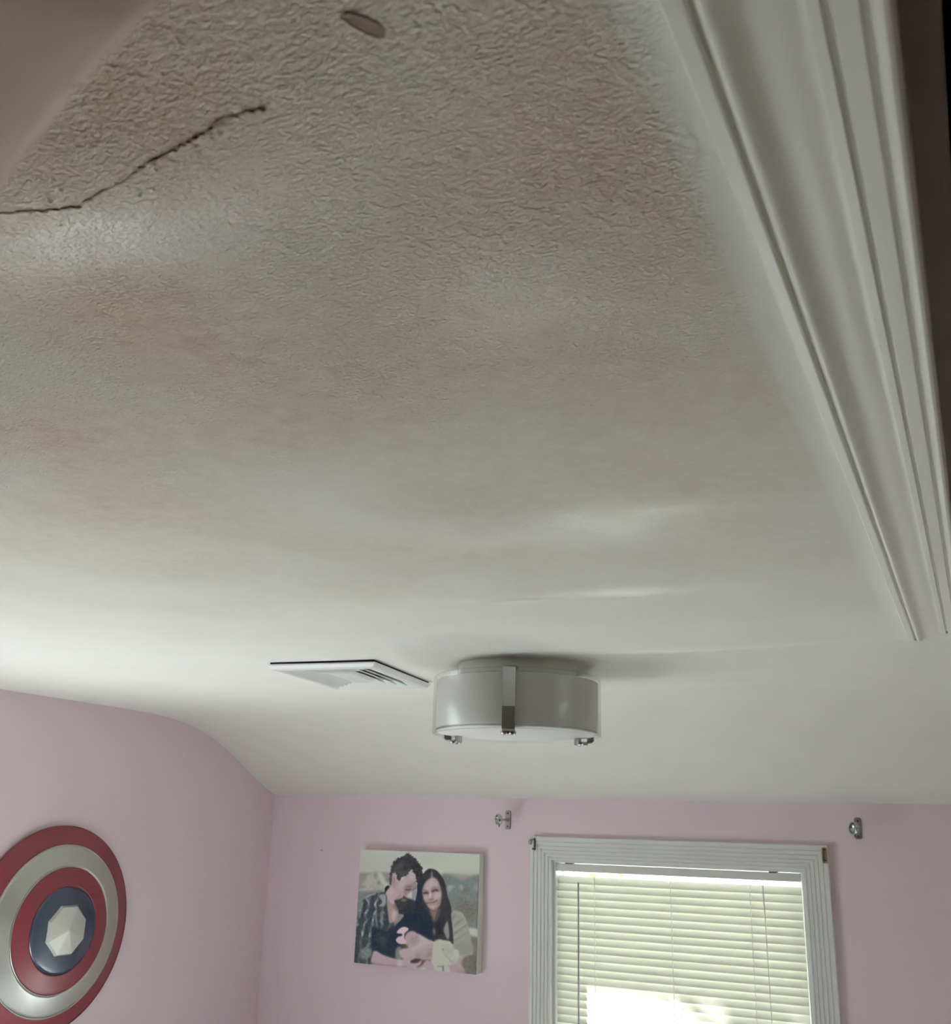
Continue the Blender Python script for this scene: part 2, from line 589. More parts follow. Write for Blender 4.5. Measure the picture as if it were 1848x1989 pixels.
o['label'] = 'brown chip where the paint has come off'

# unidentified blurred shape, modelled as a sheet drooping close to the lens (upper left, out of focus)


def pix(u, v, dist):
    d = right * ((u - 924) / f_px) + fwd - up * ((v - 994.5) / f_px)
    d = Vector(d).normalized() * dist
    return Vector((d.x, d.y, d.z + H))


edge = [pix(-420, 900, 0.36), pix(-150, 560, 0.25), pix(0, 375, 0.19), pix(110, 235, 0.155), pix(215, 120, 0.135), pix(320, 20, 0.12), pix(470, -120, 0.115)]
att = [(-0.86, 0.28), (-0.74, 0.2), (-0.62, 0.10), (-0.5, 0.02), (-0.40, -0.06), (-0.30, -0.12), (-0.18, -0.16)]
bm = bmesh.new()
rows = []
for e, (ax, ay) in zip(edge, att):
    top = Vector((ax, ay, H + ZC - 0.001))
    mid = Vector(((e.x * 0.7 + ax * 0.3), (e.y * 0.7 + ay * 0.3), e.z + 0.2 * (top.z - e.z)))
    row = []
    for k in range(13):
        t = k / 12
        row.append(bm.verts.new(e * (1 - t) ** 2 + mid * 2 * t * (1 - t) + top * t * t))
    rows.append(row)
for r in range(len(rows) - 1):
    for k in range(12):
        bm.faces.new((rows[r][k], rows[r + 1][k], rows[r + 1][k + 1], rows[r][k + 1]))
SHEET = mat('sheet_brown', lin((192, 174, 156)), 0.85, noise_amt=0.04, noise_scale=4)
o = link('blurred_sheet', bm, SHEET, ceiling, smooth=True)
o['label'] = 'smooth brownish unidentified sheet hanging out of focus'
so = o.modifiers.new('thick', 'SOLIDIFY')
so.thickness = 0.003
ss = o.modifiers.new('smooth', 'SUBSURF')
ss.levels = ss.render_levels = 2

# ------------------------------------------------------------------ attic hatch in the ceiling
CT = 0.016
prof = [(0.0, 0.0), (0.0, 0.0105), (0.0008, 0.0115), (0.0082, 0.0125), (0.0090, 0.0118), (0.0094, 0.0085), (0.0108, 0.0078), (0.0116, 0.0092),
        (0.0128, 0.0128), (0.0145, 0.0146), (0.0165, 0.0150), (0.0190, 0.0141), (0.0230, 0.0122), (0.0280, 0.0109), (0.0340, 0.0104), (0.0420, 0.0106),
        (0.0500, 0.0112), (0.0552, 0.0118), (0.0556, 0.0085), (0.0580, 0.0085), (0.0586, 0.0122), (0.0685, 0.0128), (0.0690, 0.0098),
        (0.0722, 0.0096), (0.0730, 0.0128), (0.0745, 0.0152), (0.0765, 0.0160), (0.0788, 0.0154), (0.0806, 0.0132), (0.0814, 0.0095), (0.0814, 0.0)]
cove_pts = np.array(prof[9:17])
tt = np.linspace(cove_pts[0, 0], cove_pts[-1, 0], 40)
cc = np.polyfit(cove_pts[:, 0], cove_pts[:, 1], 5)
prof = prof[:9] + [(float(t), float(np.polyval(cc, t))) for t in tt] + prof[17:]
bm = bmesh.new()
frame(bm, HX0 - 0.0794, HX1 + 0.0794, HY0 - 0.0794, HY1 + 0.0794, prof, lambda x, y, h: (x, y, H + ZC - h + 0.0004))
o = link('trim_1', bm, WHITE_TRIM)
struct(o, 'white moulded casing around the attic hatch in the ceiling', 'trim')
ms = o.modifiers.new('soft', 'BEVEL')
ms.width = 0.0006
ms.segments = 2
bm = bmesh.new()
T = 0.019
box(bm, HX0, HX0 + 0.0035, HY0, HY1, H + ZC - 0.002, H + ZC + 0.06)
box(bm, HX1 - T, HX1, HY0, HY1, H + ZC - 0.002, H + ZC + 0.20)
box(bm, HX0 + 0.0035, HX1 - T, HY0, HY0 + T, H + ZC - 0.002, H + ZC + 0.20)
box(bm, HX0 + 0.0035, HX1 - T, HY1 - T, HY1, H + ZC - 0.002, H + ZC + 0.20)
struct(link('trim_2', bm, WOOD_DARK), 'dark wooden lining of the attic hatch', 'trim')
bm = bmesh.new()
box(bm, HX0 - 0.036, 0.0240, HY0 - 0.3, HY1 + 0.3, H + ZC + 0.062, H + ZC + 0.20, 0.002)
struct(link('trim_3', bm, WOOD_DARK), 'rough brown joist beside the attic hatch', 'trim')
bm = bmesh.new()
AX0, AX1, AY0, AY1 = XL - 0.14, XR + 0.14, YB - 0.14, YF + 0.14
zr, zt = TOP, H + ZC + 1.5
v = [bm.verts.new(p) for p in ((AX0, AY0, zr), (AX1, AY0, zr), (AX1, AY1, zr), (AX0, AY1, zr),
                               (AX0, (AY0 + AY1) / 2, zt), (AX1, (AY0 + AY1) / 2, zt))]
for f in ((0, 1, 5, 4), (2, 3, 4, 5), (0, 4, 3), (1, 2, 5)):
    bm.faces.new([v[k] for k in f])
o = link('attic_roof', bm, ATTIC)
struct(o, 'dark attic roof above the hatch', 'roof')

# ------------------------------------------------------------------ far window
window_1 = thing('window_1', 'white framed window with the lowered blind on the far pink wall', 'window', (-0.83, YF, H - 0.72))
struct(window_1)
WO = Vector(window_1.location)


def wlink(name, bm, material, parent=window_1, smooth=False, base=WO):
    bmesh.ops.translate(bm, verts=bm.verts, vec=-base)
    return link(name, bm, material, parent, smooth)


def wplace(x, y, h):
    return (x, YF - h, y)


wprof = [(0.0, 0.0), (0.0, 0.019), (0.0015, 0.0205), (0.010, 0.0205), (0.0115, 0.0165), (0.0140, 0.0165), (0.0155, 0.0190), (0.0215, 0.0190),
         (0.0235, 0.0150), (0.0262, 0.0150), (0.0280, 0.0178), (0.0335, 0.0178), (0.0350, 0.0140), (0.0378, 0.0140), (0.0395, 0.0168),
         (0.0445, 0.0168), (0.0462, 0.0130), (0.0488, 0.0130), (0.0505, 0.0156), (0.0555, 0.0156), (0.0570, 0.0120), (0.0595, 0.0120),
         (0.0612, 0.0146), (0.0655, 0.0146), (0.0665, 0.0130), (0.0665, -0.02)]
bm = bmesh.new()
frame(bm, W1[0] - 0.0655, W1[1] + 0.0655, W1[2] - 0.0655, W1[3] + 0.0635, wprof, wplace)
wlink('casing', bm, WINDOW_TRIM)
# jamb lining and sash
bm = bmesh.new()
frame(bm, W1[0], W1[1], W1[2], W1[3], [(0.001, -0.001), (0.010, -0.001), (0.010, -0.080), (0.001, -0.080)], wplace)
wlink('jamb', bm, WINDOW_TRIM)
zmid = (W1[2] + W1[3]) / 2
for z0, z1, dy in ((zmid, W1[3] - 0.004, 0.050), (W1[2] + 0.01, zmid - 0.001, 0.050)):
    bm = bmesh.new()
    frame(bm, W1[0] + 0.0095, W1[1] - 0.0095, z0, z1, [(0.0, -dy), (0.011, -dy), (0.011, -dy - 0.020), (0.0, -dy - 0.020), (0.0, -dy)], wplace)
    s = wlink('sash', bm, WINDOW_TRIM)
    bm = bmesh.new()
    box(bm, W1[0] + 0.020, W1[1] - 0.020, YF + dy + 0.008, YF + dy + 0.012, z0 + 0.010, z1 - 0.010)
    wlink('pane', bm, GLASS, s)

# unseen side window, added just outside the frame to the left: the daylight that rakes the far wall
added_window_left = thing('added_window_left', 'unseen white framed bare window added in the left pink wall for light from that side', 'window', (XL, 1.455, H - 0.75))
struct(added_window_left)
WO2 = Vector(added_window_left.location)


def splace(y, z, h):
    return (XL + h, y, z)


bm = bmesh.new()
frame(bm, W2[0] - 0.06, W2[1] + 0.06, W2[2] - 0.06, W2[3] + 0.06, [(p[0] * 0.9, p[1]) for p in wprof], splace)
wlink('casing', bm, WINDOW_TRIM, added_window_left, base=WO2)
bm = bmesh.new()
frame(bm, W2[0], W2[1], W2[2], W2[3], [(0.001, -0.001), (0.010, -0.001), (0.010, -0.135), (0.001, -0.135)], splace)
wlink('jamb', bm, WINDOW_TRIM, added_window_left, base=WO2)
bm = bmesh.new()
frame(bm, W2[0] + 0.01, W2[1] - 0.01, W2[2] + 0.01, W2[3] - 0.01, [(0, -0.08), (0.035, -0.08), (0.035, -0.11), (0, -0.11), (0, -0.08)], splace)
s = wlink('sash', bm, WINDOW_TRIM, added_window_left, base=WO2)
bm = bmesh.new()
box(bm, XL - 0.097, XL - 0.093, W2[0] + 0.04, W2[1] - 0.04, W2[2] + 0.04, W2[3] - 0.04)
wlink('pane', bm, GLASS, s, base=WO2)

added_window_right = thing('added_window_right', 'unseen white framed bare window added in the right wall for light from that side', 'window', (XR, 1.95, H - 0.875))
struct(added_window_right)
WO3 = Vector(added_window_right.location)


def rplace(y, z, h):
    return (XR - h, y, z)


bm = bmesh.new()
frame(bm, W3[0] - 0.06, W3[1] + 0.06, W3[2] - 0.06, W3[3] + 0.06, [(p[0] * 0.9, p[1]) for p in wprof], rplace)
wlink('casing', bm, WINDOW_TRIM, added_window_right, base=WO3)
bm = bmesh.new()
frame(bm, W3[0], W3[1], W3[2], W3[3], [(0.001, -0.001), (0.010, -0.001), (0.010, -0.135), (0.001, -0.135)], rplace)
wlink('jamb', bm, WINDOW_TRIM, added_window_right, base=WO3)
bm = bmesh.new()
frame(bm, W3[0] + 0.01, W3[1] - 0.01, W3[2] + 0.01, W3[3] - 0.01, [(0, -0.08), (0.035, -0.08), (0.035, -0.11), (0, -0.11), (0, -0.08)], rplace)
s = wlink('sash', bm, WINDOW_TRIM, added_window_right, base=WO3)
bm = bmesh.new()
box(bm, XR + 0.093, XR + 0.097, W3[0] + 0.04, W3[1] - 0.04, W3[2] + 0.04, W3[3] - 0.04)
wlink('pane', bm, GLASS, s, base=WO3)

# ------------------------------------------------------------------ outdoors seen only as light
bm = bmesh.new()
box(bm, -14, 14, 3.14, 30, -0.6, -0.5)
box(bm, -14, -2.401, -14, 3.14, -0.6, -0.5)
box(bm, 1.591, 14, -14, 3.14, -0.6, -0.5)
struct(link('ground', bm, GROUND))

bm = bmesh.new()
box(bm, XL - 0.3, XR + 0.3, YF + 0.09, YF + 0.300, H - 0.02, H + 0.04)
struct(link('eave', bm, EAVE), 'pale roof eave outside above the window', 'eave')

tree = thing('tree', 'leafy tree standing outside the window behind the blind', 'tree', (-1.9, 4.3, -0.5))
TO = Vector(tree.location)
random.seed(21)
bm = bmesh.new()
tube(bm, [(-1.9, 4.3, -0.5), (-1.88, 4.25, 0.8), (-1.75, 4.0, 1.7), (-1.55, 3.7, 2.15), (-1.4, 3.5, 2.3)], 0.035, 8)
bmesh.ops.translate(bm, verts=bm.verts, vec=-TO)
link('trunk', bm, BARK, tree, smooth=True)
bm = bmesh.new()
for k in range(760):
    c = Vector((-1.27 + random.gauss(0, 0.13), 3.58 + random.gauss(0, 0.12), H + 0.22 + random.gauss(0, 0.2)))
    a = Vector((random.gauss(0, 1), random.gauss(0, 1), random.gauss(0, 1))).normalized()
    b_ = a.orthogonal().normalized()
    l_, w_ = random.uniform(0.022, 0.04), random.uniform(0.009, 0.014)
    bm.faces.new([bm.verts.new(c + a * l_), bm.verts.new(c + b_ * w_), bm.verts.new(c - a * l_), bm.verts.new(c - b_ * w_)])
bmesh.ops.translate(bm, verts=bm.verts, vec=-TO)
link('foliage', bm, LEAF, tree)

# ------------------------------------------------------------------ window blind
BX0, BX1, BY = -1.197, -0.472, YF + 0.022
blind = thing('window_blind', 'white horizontal slat blind lowered and closed inside the window frame', 'blind', (-0.835, BY, H - 0.104))
BO = Vector(blind.location)
bm = bmesh.new()
box(bm, BX0, BX1, BY - 0.016, BY + 0.014, H - 0.1165, H - 0.0945, 0.0015)
wlink('head_rail', bm, RAIL, blind, base=BO)
for x in (-1.150, -0.545):
    bm = bmesh.new()
    box(bm, x - 0.011, x + 0.011, BY - 0.0175, BY + 0.006, H - 0.0955, H - 0.0905, 0.0008)
    box(bm, x - 0.007, x + 0.007, BY - 0.0175, BY - 0.014, H - 0.0925, H - 0.0890, 0.0005)
    wlink('mounting_clip', bm, DARK_SCREW, blind, base=BO)
    bm = bmesh.new()
    box(bm, x - 0.018, x + 0.018, BY - 0.010, BY + 0.012, H - 0.0915, H - 0.0825)
    wlink('hanger', bm, RAIL, blind, base=BO)
# slats: one sheet pattern of closed curved vinyl strips
bm = bmesh.new()
pitch_s, zs = 0.0212, H - 0.1405
n_slat = 42
tilt = math.radians(73)
ws = 0.0230
random.seed(8)
for k in range(n_slat):
    zc = zs - k * pitch_s
    tl = tilt + random.uniform(-0.03, 0.03)
    rows = []
    cols = 9
    sag = random.uniform(-0.0007, 0.0007)
    for c in range(cols):
        fx = c / (cols - 1)
        x = BX0 + 0.001 + (BX1 - BX0 - 0.002) * fx
        row = []
        for r in range(6):
            t = r / 5 - 0.5
            u = t * ws
            h = 0.0013 * (1 - (2 * t) ** 2)
            # lower edge toward the room
            yy = BY - u * math.cos(tl) * -1.0 * -1.0 - h * math.sin(tl)
            z2 = zc - u * math.sin(tl) + h * math.cos(tl) - sag * math.sin(math.pi * fx)
            row.append(bm.verts.new((x, yy, z2)))
        rows.append(row)
    for c in range(cols - 1):
        for r in range(5):
            bm.faces.new((rows[c][r], rows[c + 1][r], rows[c + 1][r + 1], rows[c][r + 1]))
wlink('slat_panel', bm, SLAT, blind, smooth=True, base=BO)
zb = zs - n_slat * pitch_s
bm = bmesh.new()
box(bm, BX0, BX1, BY - 0.012, BY + 0.012, zb - 0.006, zb + 0.006, 0.002)
wlink('bottom_rail', bm, RAIL, blind, base=BO)
for x in (-1.070, -0.838, -0.612):
    bm = bmesh.new()
    for yo in (-0.0105, 0.0105):
        tube(bm, [(x, BY + yo, H - 0.115), (x + 0.001, BY + yo, H - 0.6), (x, BY + yo, zb)], 0.0007, 6)
    for k in range(0, n_slat):
        zc = zs - k * pitch_s
        tube(bm, [(x - 0.0002, BY - 0.0105, zc - 0.008), (x + 0.0002, BY + 0.0105, zc + 0.008)], 0.0004, 4)
    wlink('ladder_cord', bm, CORD, blind, base=BO)
bm = bmesh.new()
tube(bm, [(-0.574, BY - 0.0125, H - 0.116), (-0.572, BY - 0.018, H - 0.30), (-0.566, BY - 0.019, H - 0.9)], 0.0011, 6)
tube(bm, [(-0.5775, BY - 0.0125, H - 0.116), (-0.5725, BY - 0.020, H - 0.22), (-0.5655, BY - 0.021, H - 0.9)], 0.0009, 6)
wlink('lift_cord', bm, CORD, blind, base=BO)
bm = bmesh.new()
tube(bm, [(-1.117, BY - 0.010, H - 0.114), (-1.117, BY - 0.017, H - 0.128)], 0.001, 6)
w = wlink('wand_hook', bm, STEEL, blind, base=BO)
bm = bmesh.new()
tube(bm, [(-1.1165, BY - 0.021, H - 0.146), (-1.1170, BY - 0.023, H - 0.75)], 0.0028, 6)
w = wlink('tilt_wand', bm, WAND, blind, base=BO)
w['label'] = 'grey tilt wand'

# ------------------------------------------------------------------ ceiling lamp
lamp = thing('ceiling_lamp', 'round drum ceiling lamp of white glass with nickel straps, beside the vent', 'lamp', (-0.8135, 1.84, H + 0.312))


def L_(bm, name, material, parent=lamp, smooth=True):
    return link(name, bm, material, parent, smooth)


def z_(z):
    return z - 0.312


bm = bmesh.new()
lathe(bm, [(0, z_(0.314)), (0.1185, z_(0.314)), (0.1200, z_(0.311)), (0.1200, z_(0.289)), (0.1185, z_(0.2865)), (0.06, z_(0.285)), (0.0, z_(0.285))], 96)
pan = L_(bm, 'ceiling_pan', VENT_WHITE)
R0 = 0.1665
bm = bmesh.new()
lathe(bm, [(R0, z_(0.286)), (R0, z_(0.177)), (R0 - 0.004, z_(0.1755)), (R0 - 0.0045, z_(0.177)), (R0 - 0.0045, z_(0.286)), (R0 - 0.002, z_(0.2875)), (R0, z_(0.286))], 128)
L_(bm, 'glass_drum', LAMP_GLASS)
bm = bmesh.new()
lathe(bm, [(R0 - 0.006, z_(0.279)), (R0 - 0.006, z_(0.1865)), (R0 - 0.0085, z_(0.1845)), (R0 - 0.009, z_(0.1865)), (R0 - 0.009, z_(0.279)), (R0 - 0.006, z_(0.279))], 128)
L_(bm, 'frosted_liner', SHADE)
bm = bmesh.new()
lathe(bm, [(0, z_(0.183)), (R0 - 0.010, z_(0.183)), (R0 - 0.008, z_(0.1815)), (R0 - 0.010, z_(0.180)), (0.0, z_(0.180))], 128)
L_(bm, 'diffuser', SHADE)
to_cam = math.atan2(-1.84, 0.8135)
for a in (to_cam - math.radians(5), to_cam + math.radians(117), to_cam - math.radians(123)):
    mt = Matrix.Rotation(a, 4, 'Z')
    bm = bmesh.new()
    hw = 0.0118
    path = [(0.112, 0.2895), (0.150, 0.2895), (0.163, 0.2885), (R0 + 0.0015, 0.2855), (R0 + 0.0022, 0.280), (R0 + 0.0022, 0.181), (R0 + 0.0018, 0.1745), (R0 - 0.002, 0.1722), (R0 - 0.012, 0.1718), (R0 - 0.024, 0.1718)]
    th = 0.0018
    rows = []
    for i, (r, z) in enumerate(path):
        pr, nx_ = path[max(i - 1, 0)], path[min(i + 1, len(path) - 1)]
        t = Vector((nx_[0] - pr[0], nx_[1] - pr[1])).normalized()
        n_ = Vector((-t.y, t.x))
        rows.append([bm.verts.new((r, -hw, z_(z))), bm.verts.new((r, hw, z_(z))),
                     bm.verts.new((r + n_.x * th, hw, z_(z) + n_.y * th)), bm.verts.new((r + n_.x * th, -hw, z_(z) + n_.y * th))])
    for p, q in zip(rows, rows[1:]):
        for k in range(4):
            bm.faces.new((p[k], p[(k + 1) % 4], q[(k + 1) % 4], q[k]))
    bm.faces.new(rows[0])
    bm.faces.new(rows[-1])
    bmesh.ops.transform(bm, matrix=mt, verts=bm.verts)
    st = L_(bm, 'strap', NICKEL, smooth=False)
    bm = bmesh.new()
    box(bm, R0 + 0.0015, R0 + 0.0048, -hw - 0.0004, hw - 0.0008, z_(0.1745), z_(0.2145), 0.0006, mt)
    cl = L_(bm, 'strap_reflection', STRAP_DARK, st, smooth=False)  # dark plate stands in for the dark reflection on the strap
    cl['label'] = 'dark plate for the reflection on the lower half of the strap'
    for yo in (-0.0085, 0.0055):
        bm = bmesh.new()
        lathe(bm, [(0, z_(0.1722)), (0.0062, z_(0.1722)), (0.0075, z_(0.1705)), (0.0075, z_(0.1670)), (0.0062, z_(0.1650)), (0.0, z_(0.1645))], 24,
              mt @ Matrix.Translation((R0 - 0.016, yo, 0)))
        L_(bm, 'thumb_screw', NICKEL, st)
    bm = bmesh.new()
    box(bm, R0 - 0.030, R0 - 0.022, -0.007, 0.009, z_(0.1805), z_(0.1665), 0.001, mt)
    L_(bm, 'clip', NICKEL, st, smooth=False)

# ------------------------------------------------------------------ air vent
vent = thing('air_vent', 'white square ceiling air vent with nested louvers, left of the lamp', 'vent', (-1.185, 1.81, H + 0.312), math.radians(8.0))


def vplace(x, y, h):
    return (x, y, -h)


VX, VY = 0.119, 0.158
bm = bmesh.new()
frame(bm, -VX, VX, -VY, VY, [(0.004, 0.0045), (0.0, 0.0045), (0.0005, 0.007), (0.006, 0.0135), (0.016, 0.0155), (0.020, 0.0150), (0.034, 0.003), (0.034, -0.002)], vplace)
link('vent_frame', bm, VENT_WHITE, vent)
bm = bmesh.new()
box(bm, -VX + 0.034, VX - 0.034, -VY + 0.034, VY - 0.034, -0.001, 0.0005)
box(bm, -VX + 0.004, VX - 0.004, -VY + 0.004, -VY + 0.012, -0.0045, 0.0005)  # near-black collar: shadow gap round the vent frame put in as colour
box(bm, -VX + 0.004, VX - 0.004, VY - 0.012, VY - 0.004, -0.0045, 0.0005)
box(bm, -VX + 0.004, -VX + 0.012, -VY + 0.012, VY - 0.012, -0.0045, 0.0005)
box(bm, VX - 0.012, VX - 0.004, -VY + 0.012, VY - 0.012, -0.0045, 0.0005)
link('duct_shade', bm, DUCT_SHADE, vent)
for k, (ins, d) in enumerate([(0.040, 0.0125), (0.058, 0.0120), (0.076, 0.0115)]):
    bm = bmesh.new()
    frame(bm, -VX + ins, VX - ins, -VY + ins, VY - ins, [(0.0, 0.0005 + d), (0.0, d - 0.0005), (0.013, 0.003), (0.0135, 0.004), (0.0005, d + 0.001), (0.0, 0.0005 + d)], vplace)
    link('louver', bm, VENT_WHITE, vent)
bm = bmesh.new()
g = 0.094
frame(bm, -VX + g, VX - g, -VY + g, VY - g, [(0.0, 0.003), (0.0, 0.0115), (0.002, 0.0125), (0.024, 0.0125)], vplace)
box(bm, -VX + g + 0.001, VX - g - 0.001, -VY + g + 0.001, VY - g - 0.001, -0.0122, -0.006)
link('center_plate', bm, VENT_WHITE, vent)

# ------------------------------------------------------------------ round wall disc (plain banded disc)
disc = thing('wall_disc', 'round domed wall disc banded red and silver with dark blue centre, on the left wall', 'wall decoration', (XL, 2.072, H - 0.284))
RD, DD = 0.2615, 0.052
to_wall = Matrix.Rotation(math.radians(90), 4, 'Y')      # local z -> +x


def dome(r):
    return 0.010 + DD * (1 - (r / RD) ** 2)


def band(name, r0, r1, material, lip=0.0):
    bm = bmesh.new()
    n = 14
    prof = [(r1, dome(r1) - 0.007)] if r1 > 0 else []
    prof += [(r1 - (r1 - r0) * k / n, dome(r1 - (r1 - r0) * k / n) + lip * (1 if 0 < k < n else 0)) for k in range(n + 1)]
    if r0 > 0:
        prof.append((r0, dome(r0) - 0.007))
    lathe(bm, prof, 128, to_wall)
    return link(name, bm, material, disc, smooth=True)


band('outer_band', 0.2125, RD, RED)
band('silver_band', 0.1585, 0.2115, SILVER, 0.0012)
band('inner_band', 0.1085, 0.1565, RED)
band('center_field', 0.0, 0.1080, NAVY, 0.0008)
for r in (0.212, 0.1575, RD - 0.001):
    bm = bmesh.new()
    lathe(bm, [(r + 0.0014 * math.cos(a), dome(r) + 0.0002 + 0.0014 * math.sin(a)) for a in [2 * math.pi * k / 10 for k in range(11)]], 128, to_wall)
    link('rim_bead', bm, SILVER if r < 0.25 else RED, disc, smooth=True)
bm = bmesh.new()
lathe(bm, [(RD, 0.012), (RD - 0.006, 0.0), (0.10, 0.0), (0.0, 0.0)], 96, to_wall)
link('backing', bm, NAVY, disc)
# plain faceted silver boss
bm = bmesh.new()
NB = 8
zb0 = dome(0.0)
cv = bm.verts.new((0, 0, zb0 + 0.012))
r1 = [bm.verts.new((0.062 * math.cos(2 * math.pi * (k + .5) / NB), 0.062 * math.sin(2 * math.pi * (k + .5) / NB), zb0 + 0.0055)) for k in range(NB)]
r2 = [bm.verts.new((0.068 * math.cos(2 * math.pi * (k + .5) / NB), 0.068 * math.sin(2 * math.pi * (k + .5) / NB), zb0 - 0.006)) for k in range(NB)]
for k in range(NB):
    k2 = (k + 1) % NB
    bm.faces.new((cv, r1[k], r1[k2]))
    bm.faces.new((r1[k], r2[k], r2[k2], r1[k2]))
bmesh.ops.transform(bm, matrix=to_wall, verts=bm.verts)
o = link('boss', bm, mat('satin_silver', lin((205, 207, 202)), 0.3, metal=0.6), disc)
o['label'] = 'eight-sided silver boss'

# ------------------------------------------------------------------ canvas photo print
PX0, PX1, PZ0, PZ1 = -1.8695, -1.432, H - 0.421, H - 0.0765
TH = 0.033
canvas = thing('canvas_print', 'canvas photo print of a couple holding a baby, on the wall left of the window', 'picture', ((PX0 + PX1) / 2, YF, PZ0))
CO = Vector(canvas.location)
bm = bmesh.new()
box(bm, PX0, PX1, YF - TH + 0.0006, YF, PZ0, PZ1, 0.0012)
wlink('canvas_edge', bm, CANVAS_EDGE, canvas, base=CO)

# the printed picture, worked out as colours on a fine mesh; outlines are in a 1848 x 1732 drawing of the print
NXP, NZP, SSP = 300, 240, 2
quad = [(232, 172), (1556, 226), (1553, 1587), (172, 1440)]       # top left, top right, bottom right, bottom left


def homography(dst):
    A, B = [], []
    for (u, v), (x, y) in zip(((0, 0), (1, 0), (1, 1), (0, 1)), dst):
        A += [[u, v, 1, 0, 0, 0, -u * x, -v * x], [0, 0, 0, u, v, 1, -u * y, -v * y]]
        B += [x, y]
    h = np.linalg.solve(np.array(A, float), np.array(B, float))
    return np.append(h, 1).reshape(3, 3)


HM = homography(quad)
uu, vv = np.meshgrid((np.arange(NXP * SSP) + 0.5) / (NXP * SSP), (np.arange(NZP * SSP) + 0.5) / (NZP * SSP))
q = np.einsum('ij,jhw->ihw', HM, np.stack([uu, vv, np.ones_like(uu)]))
DX, DY = q[0] / q[2], q[1] / q[2]


def vnoise(scale, seed):
    r = np.random.RandomState(seed)
    g = r.rand(64, 64)
    x, y = (DX / scale) % 63, (DY / scale) % 63
    xi, yi = x.astype(int), y.astype(int)
    fx, fy = x - xi, y - yi
    fx, fy = fx * fx * (3 - 2 * fx), fy * fy * (3 - 2 * fy)
    xj, yj = (xi + 1) % 64, (yi + 1) % 64
    return (g[xi, yi] * (1 - fx) * (1 - fy) + g[xj, yi] * fx * (1 - fy) + g[xi, yj] * (1 - fx) * fy + g[xj, yj] * fx * fy)


def round_poly(pts):
    P = np.array(pts, float)
    out = []
    n = len(P)
    for i in range(n):
        p0, p1, p2, p3 = P[i - 1], P[i], P[(i + 1) % n], P[(i + 2) % n]
        for t in (0, 0.25, 0.5, 0.75):
            out.append(0.5 * (2 * p1 + (p2 - p0) * t + (2 * p0 - 5 * p1 + 4 * p2 - p3) * t * t + (3 * p1 - p0 - 3 * p2 + p3) * t ** 3))
    return np.array(out)


def inside(pts, soft=True, jag=0.0, seed=1):
    P = round_poly(pts) if soft else np.array(pts, float)
    X, Y = DX, DY
    if jag:
        X = X + (vnoise(9, seed) - 0.5) * 2 * jag
        Y = Y + (vnoise(9, seed + 7) - 0.5) * 2 * jag
    x0, y0 = P.min(0)
    x1, y1 = P.max(0)
    M = np.zeros(X.shape, bool)
    sel = np.where((X >= x0) & (X <= x1) & (Y >= y0) & (Y <= y1))
    if len(sel[0]) == 0:
        return M
    px, py = X[sel], Y[sel]
    ins = np.zeros(px.shape, bool)
    j = len(P) - 1
    for i in range(len(P)):
        c = (P[i, 1] > py) != (P[j, 1] > py)
        with np.errstate(divide='ignore', invalid='ignore'):
            xi = (P[j, 0] - P[i, 0]) * (py - P[i, 1]) / (P[j, 1] - P[i, 1]) + P[i, 0]
        ins ^= c & (px < xi)
        j = i
    M[sel] = ins
    return M


def blur(a, r):
    if r <= 0:
        return a
    for ax in (0, 1):
        k = np.exp(-0.5 * (np.arange(-3 * r, 3 * r + 1) / r) ** 2)
        k /= k.sum()
        pad = [(0, 0)] * a.ndim
        pad[ax] = (3 * r, 3 * r)
        b_ = np.pad(a, pad, mode='edge')
        n = a.shape[ax]
        a = sum(kk * (b_[i:i + n] if ax == 0 else b_[:, i:i + n]) for i, kk in enumerate(k))
    return a


IMG = np.zeros((*DX.shape, 3))
IMG[:] = (173, 177, 167)


def fill(col, pts, soft=True, edge=1, alpha=1.0, jag=0.0, grain=0.0):
    M = blur(inside(pts, soft, jag).astype(float), edge)[..., None] * alpha
    c = np.array(col, float)[None, None] * np.ones_like(IMG)
    if grain:
        c = c + ((vnoise(13, 5) - 0.5) * 2 * grain)[..., None]
    IMG[:] = IMG * (1 - M) + c * M


def stroke(col, pts, w, edge=1, alpha=1.0):
    P = np.array(pts, float)
    D = np.full(DX.shape, 1e9)
    for a_, b_ in zip(P, P[1:]):
        d = b_ - a_
        t = np.clip(((DX - a_[0]) * d[0] + (DY - a_[1]) * d[1]) / (d @ d), 0, 1)
        D = np.minimum(D, np.hypot(DX - a_[0] - t * d[0], DY - a_[1] - t * d[1]))
    M = blur((D < w / 2).astype(float), edge)[..., None] * alpha
    IMG[:] = IMG * (1 - M) + np.array(col, float) * M


SK, SKL, SKD = (156, 135, 141), (176, 160, 163), (118, 103, 96)
HAIR, INK = (46, 45, 47), (40, 43, 49)
